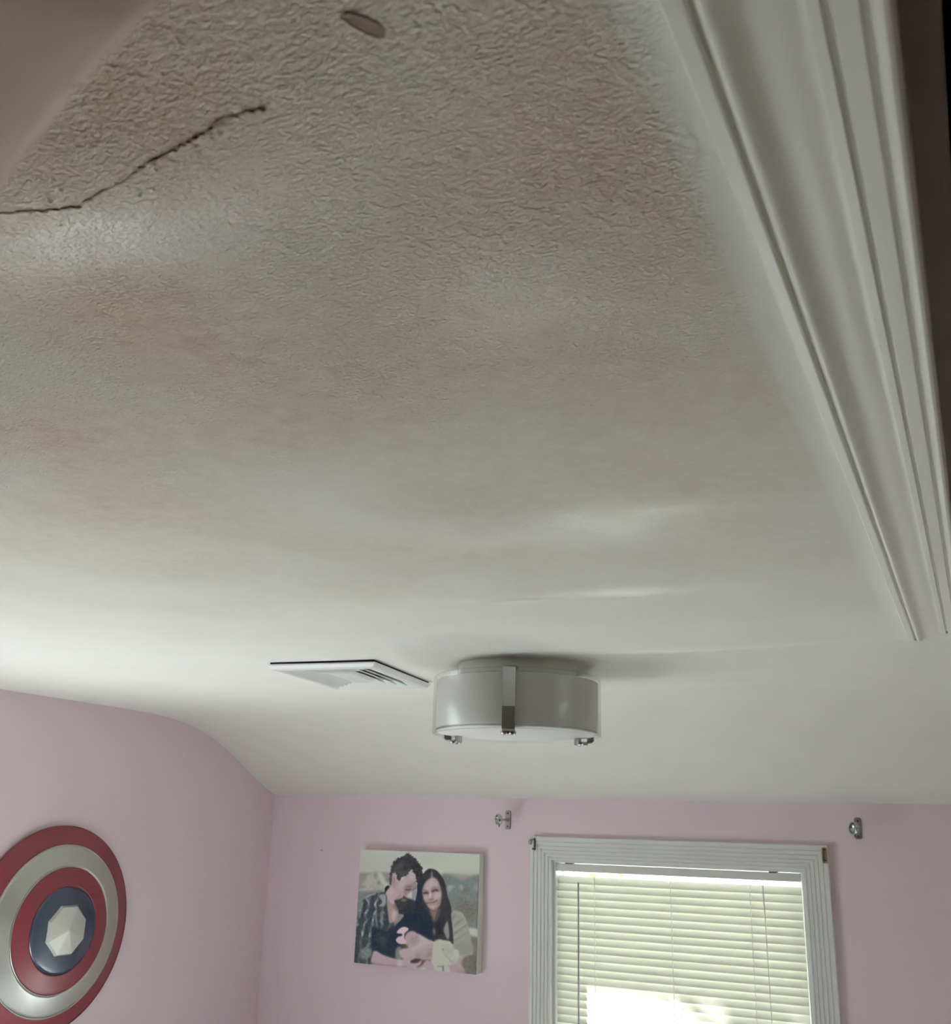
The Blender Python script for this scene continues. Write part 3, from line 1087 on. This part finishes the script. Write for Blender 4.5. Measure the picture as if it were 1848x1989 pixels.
# hazy background, houses on the left, trees on the right
fill((112, 108, 104), [(100, 430), (600, 432), (600, 700), (100, 700)], False, 4)
fill((150, 150, 142), [(290, 520), (330, 440), (480, 425), (530, 540), (560, 590), (520, 690), (180, 690), (200, 600)], True, 5, grain=10)
fill((172, 175, 165), [(425, 430), (470, 435), (560, 575), (515, 600), (470, 540)], True, 4)
fill((112, 108, 104), [(470, 432), (560, 432), (556, 540), (520, 540)], False, 4)
fill((106, 104, 100), [(382, 440), (416, 440), (412, 500), (384, 500)], False, 3)
fill((106, 104, 100), [(420, 520), (455, 530), (455, 565), (425, 560)], False, 3)
fill((108, 103, 100), [(100, 560), (270, 575), (270, 600), (100, 600)], True, 4)
fill((88, 91, 88), [(100, 650), (300, 640), (520, 640), (520, 780), (100, 1000)], True, 5, grain=8)
fill((122, 120, 114), [(1120, 450), (1210, 440), (1580, 462), (1580, 1090), (1150, 1090)], False, 5)
fill((90, 95, 92), [(1130, 490), (1300, 495), (1370, 520), (1450, 490), (1580, 500), (1580, 1090), (1180, 1090)], True, 5, grain=12)
fill((82, 79, 72), [(1320, 740), (1440, 760), (1540, 800), (1520, 980), (1400, 960), (1300, 850)], True, 7, 0.8, grain=14)
fill((78, 72, 66), [(1380, 610), (1460, 610), (1450, 660), (1380, 650)], True, 6, 0.8)
fill((128, 126, 121), [(1205, 580), (1280, 575), (1235, 640), (1215, 635)], True, 4)
fill((128, 126, 121), [(1338, 560), (1385, 590), (1370, 625), (1345, 615)], True, 4)
fill((120, 116, 112), [(1500, 560), (1560, 560), (1560, 640), (1510, 630)], True, 5, 0.8)
stroke((40, 44, 48), [(1556, 470), (1548, 760), (1540, 1068)], 9, 1, 0.8)
fill((176, 178, 169), [(1440, 1055), (1580, 1078), (1580, 1160), (1460, 1135)], True, 3)
fill((84, 80, 72), [(1460, 1145), (1580, 1165), (1580, 1700), (1400, 1700)], False, 4, grain=8)
# man's plaid shirt
shirt = [(525, 585), (505, 640), (380, 668), (275, 725), (230, 840), (195, 980), (165, 1250), (140, 1480), (380, 1500), (640, 1520), (760, 1400), (800, 1150),
         (760, 900), (640, 800), (560, 700)]
fill((50, 52, 55), shirt, True, 1, jag=4, grain=9)
Msh = inside(shirt)
rx = DX + 0.16 * (DY - 900) + (vnoise(60, 3) - 0.5) * 40
ry = DY - 0.05 * DX + (vnoise(70, 9) - 0.5) * 60
st_ = np.clip(np.sin(rx * 2 * math.pi / 92) * 1.4 - 0.35, 0, 1) * (0.45 + 0.55 * np.clip(np.sin(ry * 2 * math.pi / 118) * 1.5 + 0.3, 0, 1))
fade = np.clip((720 - DX) / 330, 0.15, 1) * np.where(DY > 1150, 0.55, 1.0) * (0.55 + 0.9 * (vnoise(45, 21) - 0.3))
IMG[:] = IMG + (Msh * st_ * np.clip(fade, 0, 1))[..., None] * (np.array((128, 132, 128)) - 50) * 1.0
fill((122, 124, 120), [(440, 690), (500, 670), (520, 720), (512, 780), (470, 805), (440, 800), (480, 760)], True, 2, 0.9)
stroke((150, 148, 140), [(292, 712), (340, 682), (400, 668)], 10, 2, 0.8)
stroke((125, 127, 122), [(262, 760), (240, 860), (225, 930)], 16, 3, 0.7)
stroke((118, 120, 116), [(408, 850), (412, 940), (425, 1060)], 15, 3, 0.7)
stroke((112, 114, 110), [(470, 880), (480, 960)], 26, 4, 0.7)
fill((110, 112, 110), [(640, 900), (722, 905), (690, 960), (640, 1010), (615, 1060), (612, 1020)], True, 2, 0.9)
fill((96, 100, 98), [(240, 1290), (330, 1270), (370, 1310), (350, 1380), (260, 1400)], True, 5, 0.8, grain=12)
fill(INK, [(380, 1030), (520, 1080), (680, 1000), (720, 1240), (650, 1390), (480, 1350), (370, 1290), (360, 1150)], True, 4, 0.85, grain=5)
fill((70, 66, 62), [(455, 1140), (520, 1150), (510, 1240), (480, 1270)], True, 7, 0.5)
stroke((80, 80, 76), [(235, 1150), (320, 1170), (350, 1210)], 12, 3, 0.7)
# dark clothes between the two
fill(INK, [(640, 800), (760, 760), (860, 740), (940, 800), (1000, 880), (1060, 1000), (1130, 1180), (1080, 1210), (960, 1170), (800, 1100), (760, 1060),
           (640, 1080), (610, 1060), (700, 950), (722, 900), (650, 880)], True, 1, grain=4)
fill(INK, [(620, 1050), (700, 1040), (700, 1290), (640, 1290), (590, 1200)], True, 2)
# man's neck, face, hair and beard
fill((128, 112, 104), [(530, 700), (620, 740), (660, 860), (650, 960), (600, 992), (560, 985), (545, 880)], True, 2)
fill(SK, [(590, 880), (620, 830), (640, 870), (630, 940), (600, 970), (585, 930)], True, 4)
fill((92, 78, 70), [(600, 770), (650, 760), (660, 860), (620, 850)], True, 4, 0.7)
fill(SK, [(585, 450), (640, 440), (665, 520), (740, 465), (800, 398), (836, 440), (852, 540), (868, 585), (860, 660), (830, 745), (770, 722), (700, 745), (640, 775),
          (570, 770), (528, 690), (518, 640), (580, 565)], True, 2)
fill(SKL, [(665, 540), (720, 500), (760, 500), (720, 570), (660, 620)], True, 6, 0.6)
fill(SKL, [(770, 470), (805, 420), (820, 470), (800, 510)], True, 5, 0.5)
fill(SKL, [(540, 620), (600, 590), (610, 660), (560, 690)], True, 6, 0.5)
fill((126, 108, 106), [(655, 690), (700, 670), (690, 720), (640, 740), (610, 730)], True, 4, 0.7)
fill((112, 101, 92), [(730, 575), (800, 555), (850, 520), (868, 590), (850, 640), (800, 640), (760, 690), (715, 690), (720, 620)], True, 4, 0.85)
fill((116, 118, 114), [(812, 640), (866, 600), (858, 700), (838, 752), (802, 715)], True, 2)
stroke((74, 62, 58), [(755, 590), (788, 583), (802, 590)], 14, 2, 0.8)
stroke((50, 34, 36), [(740, 620), (775, 623), (792, 616)], 17, 2)
stroke((70, 58, 54), [(815, 630), (845, 600)], 12, 2, 0.8)
fill(SKL, [(775, 665), (805, 645), (808, 720), (790, 708), (755, 685)], True, 3, 0.8)
stroke((120, 100, 98), [(690, 640), (668, 690), (640, 730)], 8, 3, 0.5)
stroke((104, 84, 80), [(602, 480), (612, 540), (604, 600)], 9, 3, 0.7)
fill((46, 46, 48), [(612, 745), (660, 728), (700, 712), (716, 690), (760, 715), (812, 730), (850, 765), (845, 860), (760, 890), (690, 880), (650, 830)], True, 2, grain=8)
fill((112, 92, 86), [(690, 730), (735, 722), (750, 745), (700, 752)], True, 3, 0.8)
hair_m = [(562, 560), (553, 490), (568, 400), (588, 325), (640, 268), (700, 250), (728, 228), (745, 212), (775, 218), (800, 240), (850, 285), (905, 345), (925, 420), (920, 500),
          (885, 575), (868, 560), (842, 470), (800, 398), (765, 440), (720, 470), (690, 478), (668, 520), (640, 495), (628, 440), (605, 432), (588, 445), (585, 520), (576, 560)]
fill(HAIR, hair_m, True, 1, jag=12, grain=10)
fill((78, 74, 72), [(600, 380), (650, 330), (720, 310), (700, 370), (640, 400), (610, 430)], True, 5, 0.45, jag=14)
fill((66, 64, 62), [(640, 420), (740, 400), (780, 380), (740, 450), (680, 470)], True, 4, 0.6, jag=10)
fill((150, 128, 134), [(590, 448), (615, 438), (628, 470), (622, 540), (606, 580), (588, 560), (584, 500)], True, 2)
stroke((98, 80, 76), [(602, 478), (610, 510), (604, 545)], 9, 2, 0.7)
fill((36, 36, 40), [(505, 600), (540, 572), (560, 590), (530, 630), (510, 655)], True, 1)
# gap between heads and woman's hair
fill(INK, [(866, 560), (925, 460), (960, 470), (945, 640), (950, 780), (990, 880), (900, 860), (850, 770), (866, 640)], True, 1, grain=4)
hair_w = [(925, 470), (945, 425), (985, 392), (1025, 385), (1080, 408), (1138, 470), (1182, 560), (1208, 690), (1245, 800), (1262, 930), (1275, 1080), (1290, 1240), (1230, 1200),
          (1140, 1190), (1075, 1185), (1050, 1080), (1040, 990), (985, 880), (930, 800), (918, 640)]
fill(HAIR, hair_w, True, 1, jag=3, grain=5)
stroke((64, 58, 56), [(1150, 620), (1180, 800), (1215, 1000), (1240, 1180)], 16, 6, 0.5)
stroke((30, 32, 38), [(1110, 840), (1090, 960), (1130, 1120)], 30, 6, 0.6)
fill((98, 97, 93), [(1018, 425), (1034, 425), (1040, 490), (1018, 492)], True, 2, 0.9)
fill((122, 108, 100), [(1022, 488), (1075, 498), (1115, 560), (1136, 640), (1136, 750), (1112, 815), (1060, 850), (1008, 830), (955, 755), (930, 680), (930, 600), (965, 530)], True, 2)
fill(SK, [(1020, 498), (1070, 510), (1098, 555), (1090, 600), (1040, 600), (1005, 640), (960, 620), (958, 560)], True, 5)
fill(SK, [(1050, 665), (1128, 650), (1128, 710), (1090, 745), (1050, 730)], True, 5)
fill(SK, [(945, 690), (990, 680), (1000, 720), (970, 745), (950, 730)], True, 5)
fill(SK, [(990, 790), (1060, 780), (1090, 790), (1060, 838), (1020, 830)], True, 5)
fill(SK, [(995, 640), (1025, 640), (1030, 715), (1000, 722)], True, 4)
fill(SKL, [(1000, 540), (1035, 535), (1030, 580), (1005, 585)], True, 6, 0.6)
fill(SKL, [(1004, 668), (1020, 665), (1022, 705), (1006, 708)], True, 3, 0.9)
fill(SKL, [(1070, 675), (1100, 670), (1090, 705), (1070, 700)], True, 5, 0.7)
stroke((88, 74, 68), [(936, 628), (965, 628), (985, 640)], 9, 2, 0.8)
stroke((88, 74, 68), [(1030, 612), (1062, 590), (1092, 600)], 9, 2, 0.8)
stroke((40, 30, 32), [(942, 660), (968, 654), (988, 662)], 20, 2)
stroke((40, 32, 34), [(1036, 640), (1068, 624), (1096, 632)], 19, 2)
stroke((96, 78, 74), [(1000, 728), (1024, 735), (1046, 722)], 10, 2, 0.9)
stroke((74, 54, 54), [(972, 771), (1010, 775), (1050, 768), (1094, 740)], 12, 2)
stroke((150, 132, 132), [(1000, 782), (1050, 780), (1075, 765)], 8, 2, 0.9)
stroke((106, 84, 82), [(1005, 795), (1040, 796), (1068, 782)], 6, 2, 0.9)
fill((98, 85, 76), [(1012, 845), (1060, 855), (1108, 830), (1085, 910), (1062, 985), (1040, 930)], True, 4)
fill((70, 66, 64), [(1085, 900), (1110, 830), (1130, 860), (1100, 960), (1070, 985)], True, 4)
# woman's cardigan
fill((136, 135, 127), [(1262, 870), (1320, 858), (1388, 895), (1425, 970), (1452, 1060), (1482, 1180), (1505, 1350), (1400, 1375), (1300, 1350), (1285, 1180), (1268, 1020), (1256, 940)], True, 2, grain=6)
for pl, w_, a_ in (([(1290, 1030), (1330, 990), (1380, 960)], 14, 0.7), ([(1290, 1120), (1370, 1060), (1440, 1010)], 12, 0.7), ([(1300, 1195), (1380, 1150), (1448, 1095)], 10, 0.6),
                   ([(1290, 900), (1275, 960)], 14, 0.6), ([(1350, 1340), (1480, 1345)], 10, 0.5)):
    stroke((78, 78, 74), pl, w_, 3, a_)
stroke((164, 163, 154), [(1290, 1080), (1370, 1030), (1430, 985)], 10, 4, 0.6)
stroke((160, 158, 150), [(1290, 885), (1340, 880), (1375, 910)], 16, 5, 0.5)
fill((118, 116, 110), [(1310, 1230), (1470, 1210), (1495, 1340), (1320, 1330)], True, 8, 0.7)
fill((108, 109, 105), [(1172, 1070), (1205, 980), (1222, 1010), (1236, 1150), (1215, 1180), (1185, 1120)], True, 2)
fill((92, 93, 90), [(1052, 1080), (1068, 1050), (1080, 1110), (1060, 1130)], True, 3, 0.8)
fill((100, 100, 96), [(640, 1290), (692, 1262), (700, 1390), (640, 1392)], True, 3)
# baby: bow, head, body, hands around it
fill((160, 141, 146), [(868, 1118), (980, 1185), (1052, 1212), (1060, 1390), (990, 1402), (860, 1412), (730, 1402), (680, 1345), (700, 1290), (890, 1235)], True, 2)
fill((166, 166, 154), [(900, 1190), (1000, 1195), (970, 1240), (880, 1290), (800, 1310), (830, 1270)], True, 6, 0.85)
fill((170, 168, 158), [(880, 1120), (940, 1150), (990, 1185), (930, 1180)], True, 3, 0.9)
fill((118, 106, 96), [(870, 1330), (960, 1340), (1040, 1300), (1040, 1390), (940, 1405), (860, 1395)], True, 7, 0.7)
fill(SK, [(880, 1290), (960, 1320), (1000, 1345), (950, 1390), (900, 1370)], True, 6, 0.7)
for yy in (1245, 1295, 1345):
    stroke((104, 90, 82), [(1005, yy), (1050, yy - 6)], 9, 3, 0.8)
fill((178, 156, 162), [(970, 1210), (1040, 1215), (1050, 1240), (1000, 1240)], True, 4, 0.8)
fill(SK, [(745, 1120), (800, 1090), (850, 1098), (890, 1140), (905, 1190), (880, 1245), (800, 1275), (752, 1255), (738, 1180)], True, 2)
fill((140, 117, 122), [(830, 1150), (890, 1165), (870, 1215), (800, 1240), (790, 1190)], True, 6, 0.6)
stroke((104, 84, 82), [(815, 1180), (835, 1168)], 7, 2, 0.9)
stroke((104, 84, 82), [(850, 1160), (872, 1150)], 7, 2, 0.8)
stroke((112, 90, 92), [(830, 1220), (865, 1196)], 7, 3, 0.7)
fill((62, 54, 50), [(728, 1120), (760, 1085), (790, 1082), (760, 1110), (742, 1140)], True, 2)
fill((70, 54, 50), [(715, 1240), (765, 1245), (770, 1275), (720, 1275)], True, 3)
fill((186, 164, 171), [(648, 1092), (690, 1050), (735, 1040), (772, 1056), (768, 1080), (735, 1110), (728, 1160), (755, 1205), (745, 1228), (690, 1232), (650, 1212), (638, 1180), (665, 1150),
                       (702, 1140), (704, 1115), (660, 1112)], True, 1)
# white trousers
fill((176, 176, 166), [(1062, 1225), (1090, 1192), (1140, 1184), (1205, 1222), (1275, 1282), (1342, 1310), (1342, 1390), (1260, 1425), (1240, 1470), (1160, 1485), (1075, 1480), (1046, 1400)], True, 2)
fill((150, 146, 138), [(1160, 1240), (1260, 1300), (1280, 1380), (1200, 1330)], True, 8, 0.6)
stroke((92, 84, 76), [(1160, 1288), (1176, 1312)], 10, 2, 0.9)
stroke((122, 116, 106), [(1178, 1345), (1240, 1402), (1256, 1440)], 9, 3, 0.9)
stroke((150, 146, 138), [(1270, 1285), (1268, 1330)], 8, 3, 0.8)
# feet and hands
fill(SK, [(1345, 1395), (1400, 1370), (1445, 1350), (1458, 1378), (1410, 1440), (1370, 1475), (1300, 1465), (1258, 1445), (1280, 1415)], True, 2)
fill((172, 170, 160), [(1270, 1415), (1340, 1395), (1330, 1450), (1280, 1455)], True, 4, 0.8)
fill((118, 104, 95), [(1380, 1430), (1450, 1385), (1440, 1430), (1400, 1480), (1370, 1480)], True, 4, 0.7)
fill((76, 74, 69), [(1410, 1385), (1500, 1370), (1560, 1420), (1575, 1640), (1400, 1600), (1385, 1490)], True, 4, grain=14)
fill(SK, [(1190, 1500), (1260, 1470), (1330, 1468), (1400, 1505), (1415, 1545), (1390, 1580), (1200, 1570)], True, 2)
fill((172, 172, 164), [(1064, 1492), (1150, 1496), (1232, 1488), (1235, 1570), (1062, 1560)], True, 2)
stroke((84, 90, 92), [(1170, 1492), (1176, 1550)], 17, 2)
stroke((70, 66, 64), [(1110, 1487), (1180, 1490)], 8, 2)
fill((118, 104, 95), [(1340, 1540), (1410, 1530), (1400, 1590), (1300, 1580)], True, 6, 0.7)
fill((66, 54, 48), [(840, 1400), (930, 1410), (1040, 1420), (900, 1500), (800, 1450)], True, 3)
fill(SK, [(405, 1308), (500, 1358), (620, 1396), (700, 1408), (790, 1378), (845, 1382), (838, 1408), (785, 1425), (780, 1440), (870, 1450), (925, 1420), (935, 1432), (895, 1480), (830, 1512), (760, 1500),
          (640, 1492), (480, 1478), (368, 1440), (375, 1360)], True, 2)
fill((106, 88, 78), [(370, 1440), (500, 1462), (650, 1478), (780, 1498), (640, 1512), (400, 1490)], True, 4, 0.8)
fill((180, 176, 170), [(660, 1412), (700, 1412), (698, 1485), (672, 1480)], True, 6, 0.8)
fill((44, 40, 40), [(795, 1435), (850, 1405), (925, 1408), (870, 1440)], True, 3)
fill(SK, [(940, 1470), (985, 1418), (1035, 1440), (1066, 1490), (1058, 1545), (990, 1530), (960, 1500), (880, 1520), (900, 1495)], True, 2)
stroke((80, 62, 56), [(930, 1425), (940, 1465), (880, 1500)], 10, 3, 0.8)

IMG = blur(IMG, 1)
IMG = IMG.reshape(NZP, SSP, NXP, SSP, 3).mean((1, 3))
PR = np.clip(IMG, 0, 255) / 255
PR = np.where(PR <= 0.04045, PR / 12.92, ((PR + 0.055) / 1.055) ** 2.4)
PRINT_GAIN = 1.80
PR = np.clip(PR * PRINT_GAIN - 0.026, 0.004, 0.86)
PR = PR * 0.88 + PR.mean(-1, keepdims=True) * 0.12
me = bpy.data.meshes.new('printed_picture')
gx = np.linspace(PX0, PX1, NXP + 1) - CO.x
gz = np.linspace(PZ1, PZ0, NZP + 1) - CO.z
vx, vz = np.meshgrid(gx, gz)
vy = np.full_like(vx, YF - TH - CO.y)
verts = np.stack([vx, vy, vz], -1).reshape(-1, 3)
ii, jj = np.meshgrid(np.arange(NZP), np.arange(NXP), indexing='ij')
a0 = (ii * (NXP + 1) + jj).reshape(-1)
fc = np.stack([a0, a0 + NXP + 1, a0 + NXP + 2, a0 + 1], -1)
me.from_pydata(verts.tolist(), [], fc.tolist())
ca = me.color_attributes.new('print', 'FLOAT_COLOR', 'CORNER')
rgba = np.ones((len(fc), 4, 4), np.float32)
rgba[:, :, :3] = PR.reshape(-1, 3)[:, None, :]
ca.data.foreach_set('color', rgba.reshape(-1))
PRINT = mat('printed_canvas', (0.5, 0.5, 0.5), 0.9, spec=0.0, bump=0.08, bump_scale=900)
an = PRINT.node_tree.nodes.new('ShaderNodeAttribute')
an.attribute_name = 'print'
PRINT.node_tree.links.new(an.outputs['Color'], PRINT.node_tree.nodes['Principled BSDF'].inputs['Base Color'])
me.materials.append(PRINT)
pic = bpy.data.objects.new('printed_picture', me)
COL.objects.link(pic)
pic.parent = canvas
pic['label'] = 'printed portrait of a bearded man in plaid, a long-haired woman and a baby with a pink bow'


# ------------------------------------------------------------------ unseen bedstead added below the frame to throw the daylight up
LINEN = mat('white_linen', lin((232, 236, 232)), 0.85, bump=0.3, bump_scale=25)
bounce_bed = thing('bounce_bed', 'unseen wide wooden bedstead with white bedding, added along the left wall to bounce sunlight up', 'bounce_bed', (-1.45, 1.05, 0))


def blink(name, bm, m_, parent=bounce_bed):
    bmesh.ops.translate(bm, verts=bm.verts, vec=-Vector(bounce_bed.location))
    return link(name, bm, m_, parent)


bm = bmesh.new()
box(bm, -2.20, -0.70, 0.05, 2.05, 0.36, 0.48, 0.01)
blink('frame', bm, WOOD_DARK)
for lx in (-2.16, -0.74):
    for ly in (0.09, 2.01):
        bm = bmesh.new()
        box(bm, lx - 0.03, lx + 0.03, ly - 0.03, ly + 0.03, 0.0, 0.36, 0.004)
        blink('leg', bm, WOOD_DARK)
bm = bmesh.new()
box(bm, -2.19, -0.71, 0.06, 2.04, 0.48, 0.75, 0.04)
blink('mattress', bm, LINEN)
bm = bmesh.new()
box(bm, -2.20, -0.70, 0.05, 1.60, 0.74, 0.80, 0.025)
blink('quilt', bm, LINEN)
for px in (-2.15, -1.44):
    bm = bmesh.new()
    box(bm, px, px + 0.68, 1.62, 2.0, 0.745, 0.87, 0.05)
    blink('pillow', bm, LINEN)

bounce_rug = link('bounce_rug', bmesh.new(), LINEN)
bm = bmesh.new()
box(bm, -0.65, 0.75, 1.75, 2.9, 0.0, 0.012, 0.004)  # unseen white mat, added to bounce sun onto the far ceiling
bm.to_mesh(bounce_rug.data)
bm.free()
bounce_rug['label'] = 'unseen white woven mat added on the floor below the window to bounce sunlight up'
bounce_rug['category'] = 'bounce_rug'

# ------------------------------------------------------------------ curtain hardware
def rod_bracket(x, zc, label, tilt=0.0):
    t = thing('curtain_rod_bracket', label, 'bracket', (x, YF, H + zc), 0, 'curtain rod brackets above the window')
    t.rotation_euler = (0, tilt, 0)
    bm = bmesh.new()
    n = 8
    out = []
    hw, hh, rr = 0.0092, 0.0285, 0.006
    for cx_, cz_, a0_ in ((hw - rr, hh - rr, 0), (-hw + rr, hh - rr, 90), (-hw + rr, -hh + rr, 180), (hw - rr, -hh + rr, 270)):
        for k in range(n + 1):
            a = math.radians(a0_ + 90 * k / n)
            out.append((cx_ + rr * math.cos(a), cz_ + rr * math.sin(a)))
    A = [bm.verts.new((px, 0, pz)) for px, pz in out]
    B = [bm.verts.new((px, -0.0025, pz)) for px, pz in out]
    C = [bm.verts.new((px * 0.86, -0.0036, pz * 0.95)) for px, pz in out]
    for P, Q in ((A, B), (B, C)):
        for k in range(len(out)):
            bm.faces.new((P[k], P[(k + 1) % len(out)], Q[(k + 1) % len(out)], Q[k]))
    bm.faces.new(C)
    bm.faces.new(A)
    link('back_plate', bm, STEEL, t)
    for z in (0.0195, -0.0195):
        bm = bmesh.new()
        lathe(bm, [(0, 0.0052), (0.0018, 0.0050), (0.0030, 0.0036), (0.0030, 0.002)], 16, Matrix.Translation((0, 0, z)) @ Matrix.Rotation(math.radians(90), 4, 'X'))
        link('screw', bm, DARK_SCREW, t, smooth=True)
    bm = bmesh.new()
    lathe(bm, [(0.0062, 0.002), (0.0062, 0.006), (0.0030, 0.009), (0.0030, 0.050), (0.0042, 0.052)], 20, Matrix.Rotation(math.radians(90), 4, 'X'))
    link('arm', bm, STEEL, t, smooth=True)
    # open cup that held the rod, opening along the wall
    bm = bmesh.new()
    lathe(bm, [(0.0, -0.004), (0.0125, -0.004), (0.0142, -0.002), (0.0142, 0.007), (0.0120, 0.0085), (0.0112, 0.007), (0.0112, 0.0), (0.0, 0.0)], 32,
          Matrix.Translation((-0.001, -0.064, 0)) @ Matrix.Rotation(math.radians(90), 4, 'Y') @ Matrix.Rotation(math.radians(90), 4, 'X') @ Matrix.Rotation(math.radians(45), 4, 'X') @ Matrix.Scale(1.15, 4))
    cup = link('rod_cup', bm, NICKEL, t, smooth=True)
    bm = bmesh.new()
    lathe(bm, [(0.0, -0.023), (0.0018, -0.0225), (0.0022, -0.017), (0.0015, -0.012), (0.0015, -0.009)], 12, Matrix.Translation((-0.001, -0.064, 0)))
    link('set_screw', bm, DARK_SCREW, cup, smooth=True)
    return t


rod_bracket(-1.3505, 0.0285, 'steel curtain rod bracket above the left corner of the window, near the picture')
rod_bracket(-0.3115, 0.0275, 'worn curtain rod bracket up on the wall right of the window', math.radians(3))


def sash_bracket(x, z0, z1, sgn, label, material):
    t = thing('sash_rod_bracket', label, 'bracket', (x, YF - 0.0205, H + (z0 + z1) / 2), 0, 'small brackets on the window casing corners')
    hz = (z1 - z0) / 2
    bm = bmesh.new()
    box(bm, -0.0055, 0.0055, -0.0022, 0.0005, -hz, hz, 0.0006)
    link('back_plate', bm, material, t)
    bm = bmesh.new()
    box(bm, -0.0015 + 0.0058 * -sgn, 0.0015 + 0.0058 * -sgn, -0.008, 0.0, -hz * 0.92, hz * 0.92, 0.0005)
    link('flange', bm, DARK_SCREW if sgn < 0 else material, t)
    for z in (hz * 0.72, -hz * 0.72):
        bm = bmesh.new()
        lathe(bm, [(0, 0.0042), (0.0016, 0.0040), (0.0026, 0.0028), (0.0026, 0.001)], 12, Matrix.Translation((0, 0, z)) @ Matrix.Rotation(math.radians(90), 4, 'X'))
        link('screw', bm, DARK_SCREW, t, smooth=True)
    if sgn < 0:
        bm = bmesh.new()
        lathe(bm, [(0, 0.006), (0.0045, 0.0055), (0.006, 0.003), (0.006, 0.0), (0, -0.001)], 16,
              Matrix.Translation((-0.0085, -0.002, hz * 0.30)) @ Matrix.Rotation(math.radians(90), 4, 'X') @ Matrix.Scale(1.35, 4, (0, 1, 0)))
        link('rod_hook', bm, STEEL, t, smooth=True)
    return t


CREAM_METAL = mat('painted_bracket', lin((205, 204, 194)), 0.4)
sash_bracket(-1.2555, -0.060, -0.022, -1, 'small painted bracket with a round hook on the upper left corner of the window casing', CREAM_METAL)
sash_bracket(-0.3995, -0.064, -0.024, 1, 'small rusty bracket on the upper right corner of the window casing', RUST)

# small nail left in the wall
bm = bmesh.new()
lathe(bm, [(0, 0.012), (0.0017, 0.0115), (0.0017, 0.0105), (0.0009, 0.010), (0.0009, -0.004)], 12, Matrix.Rotation(math.radians(80), 4, 'X'))
nail = link('nail', bm, DARK_SCREW, None, True)
nail.location = (-2.042, YF, H - 0.086)
nail['label'] = 'small bare nail in the pink wall left of the picture'
nail['category'] = 'nail'
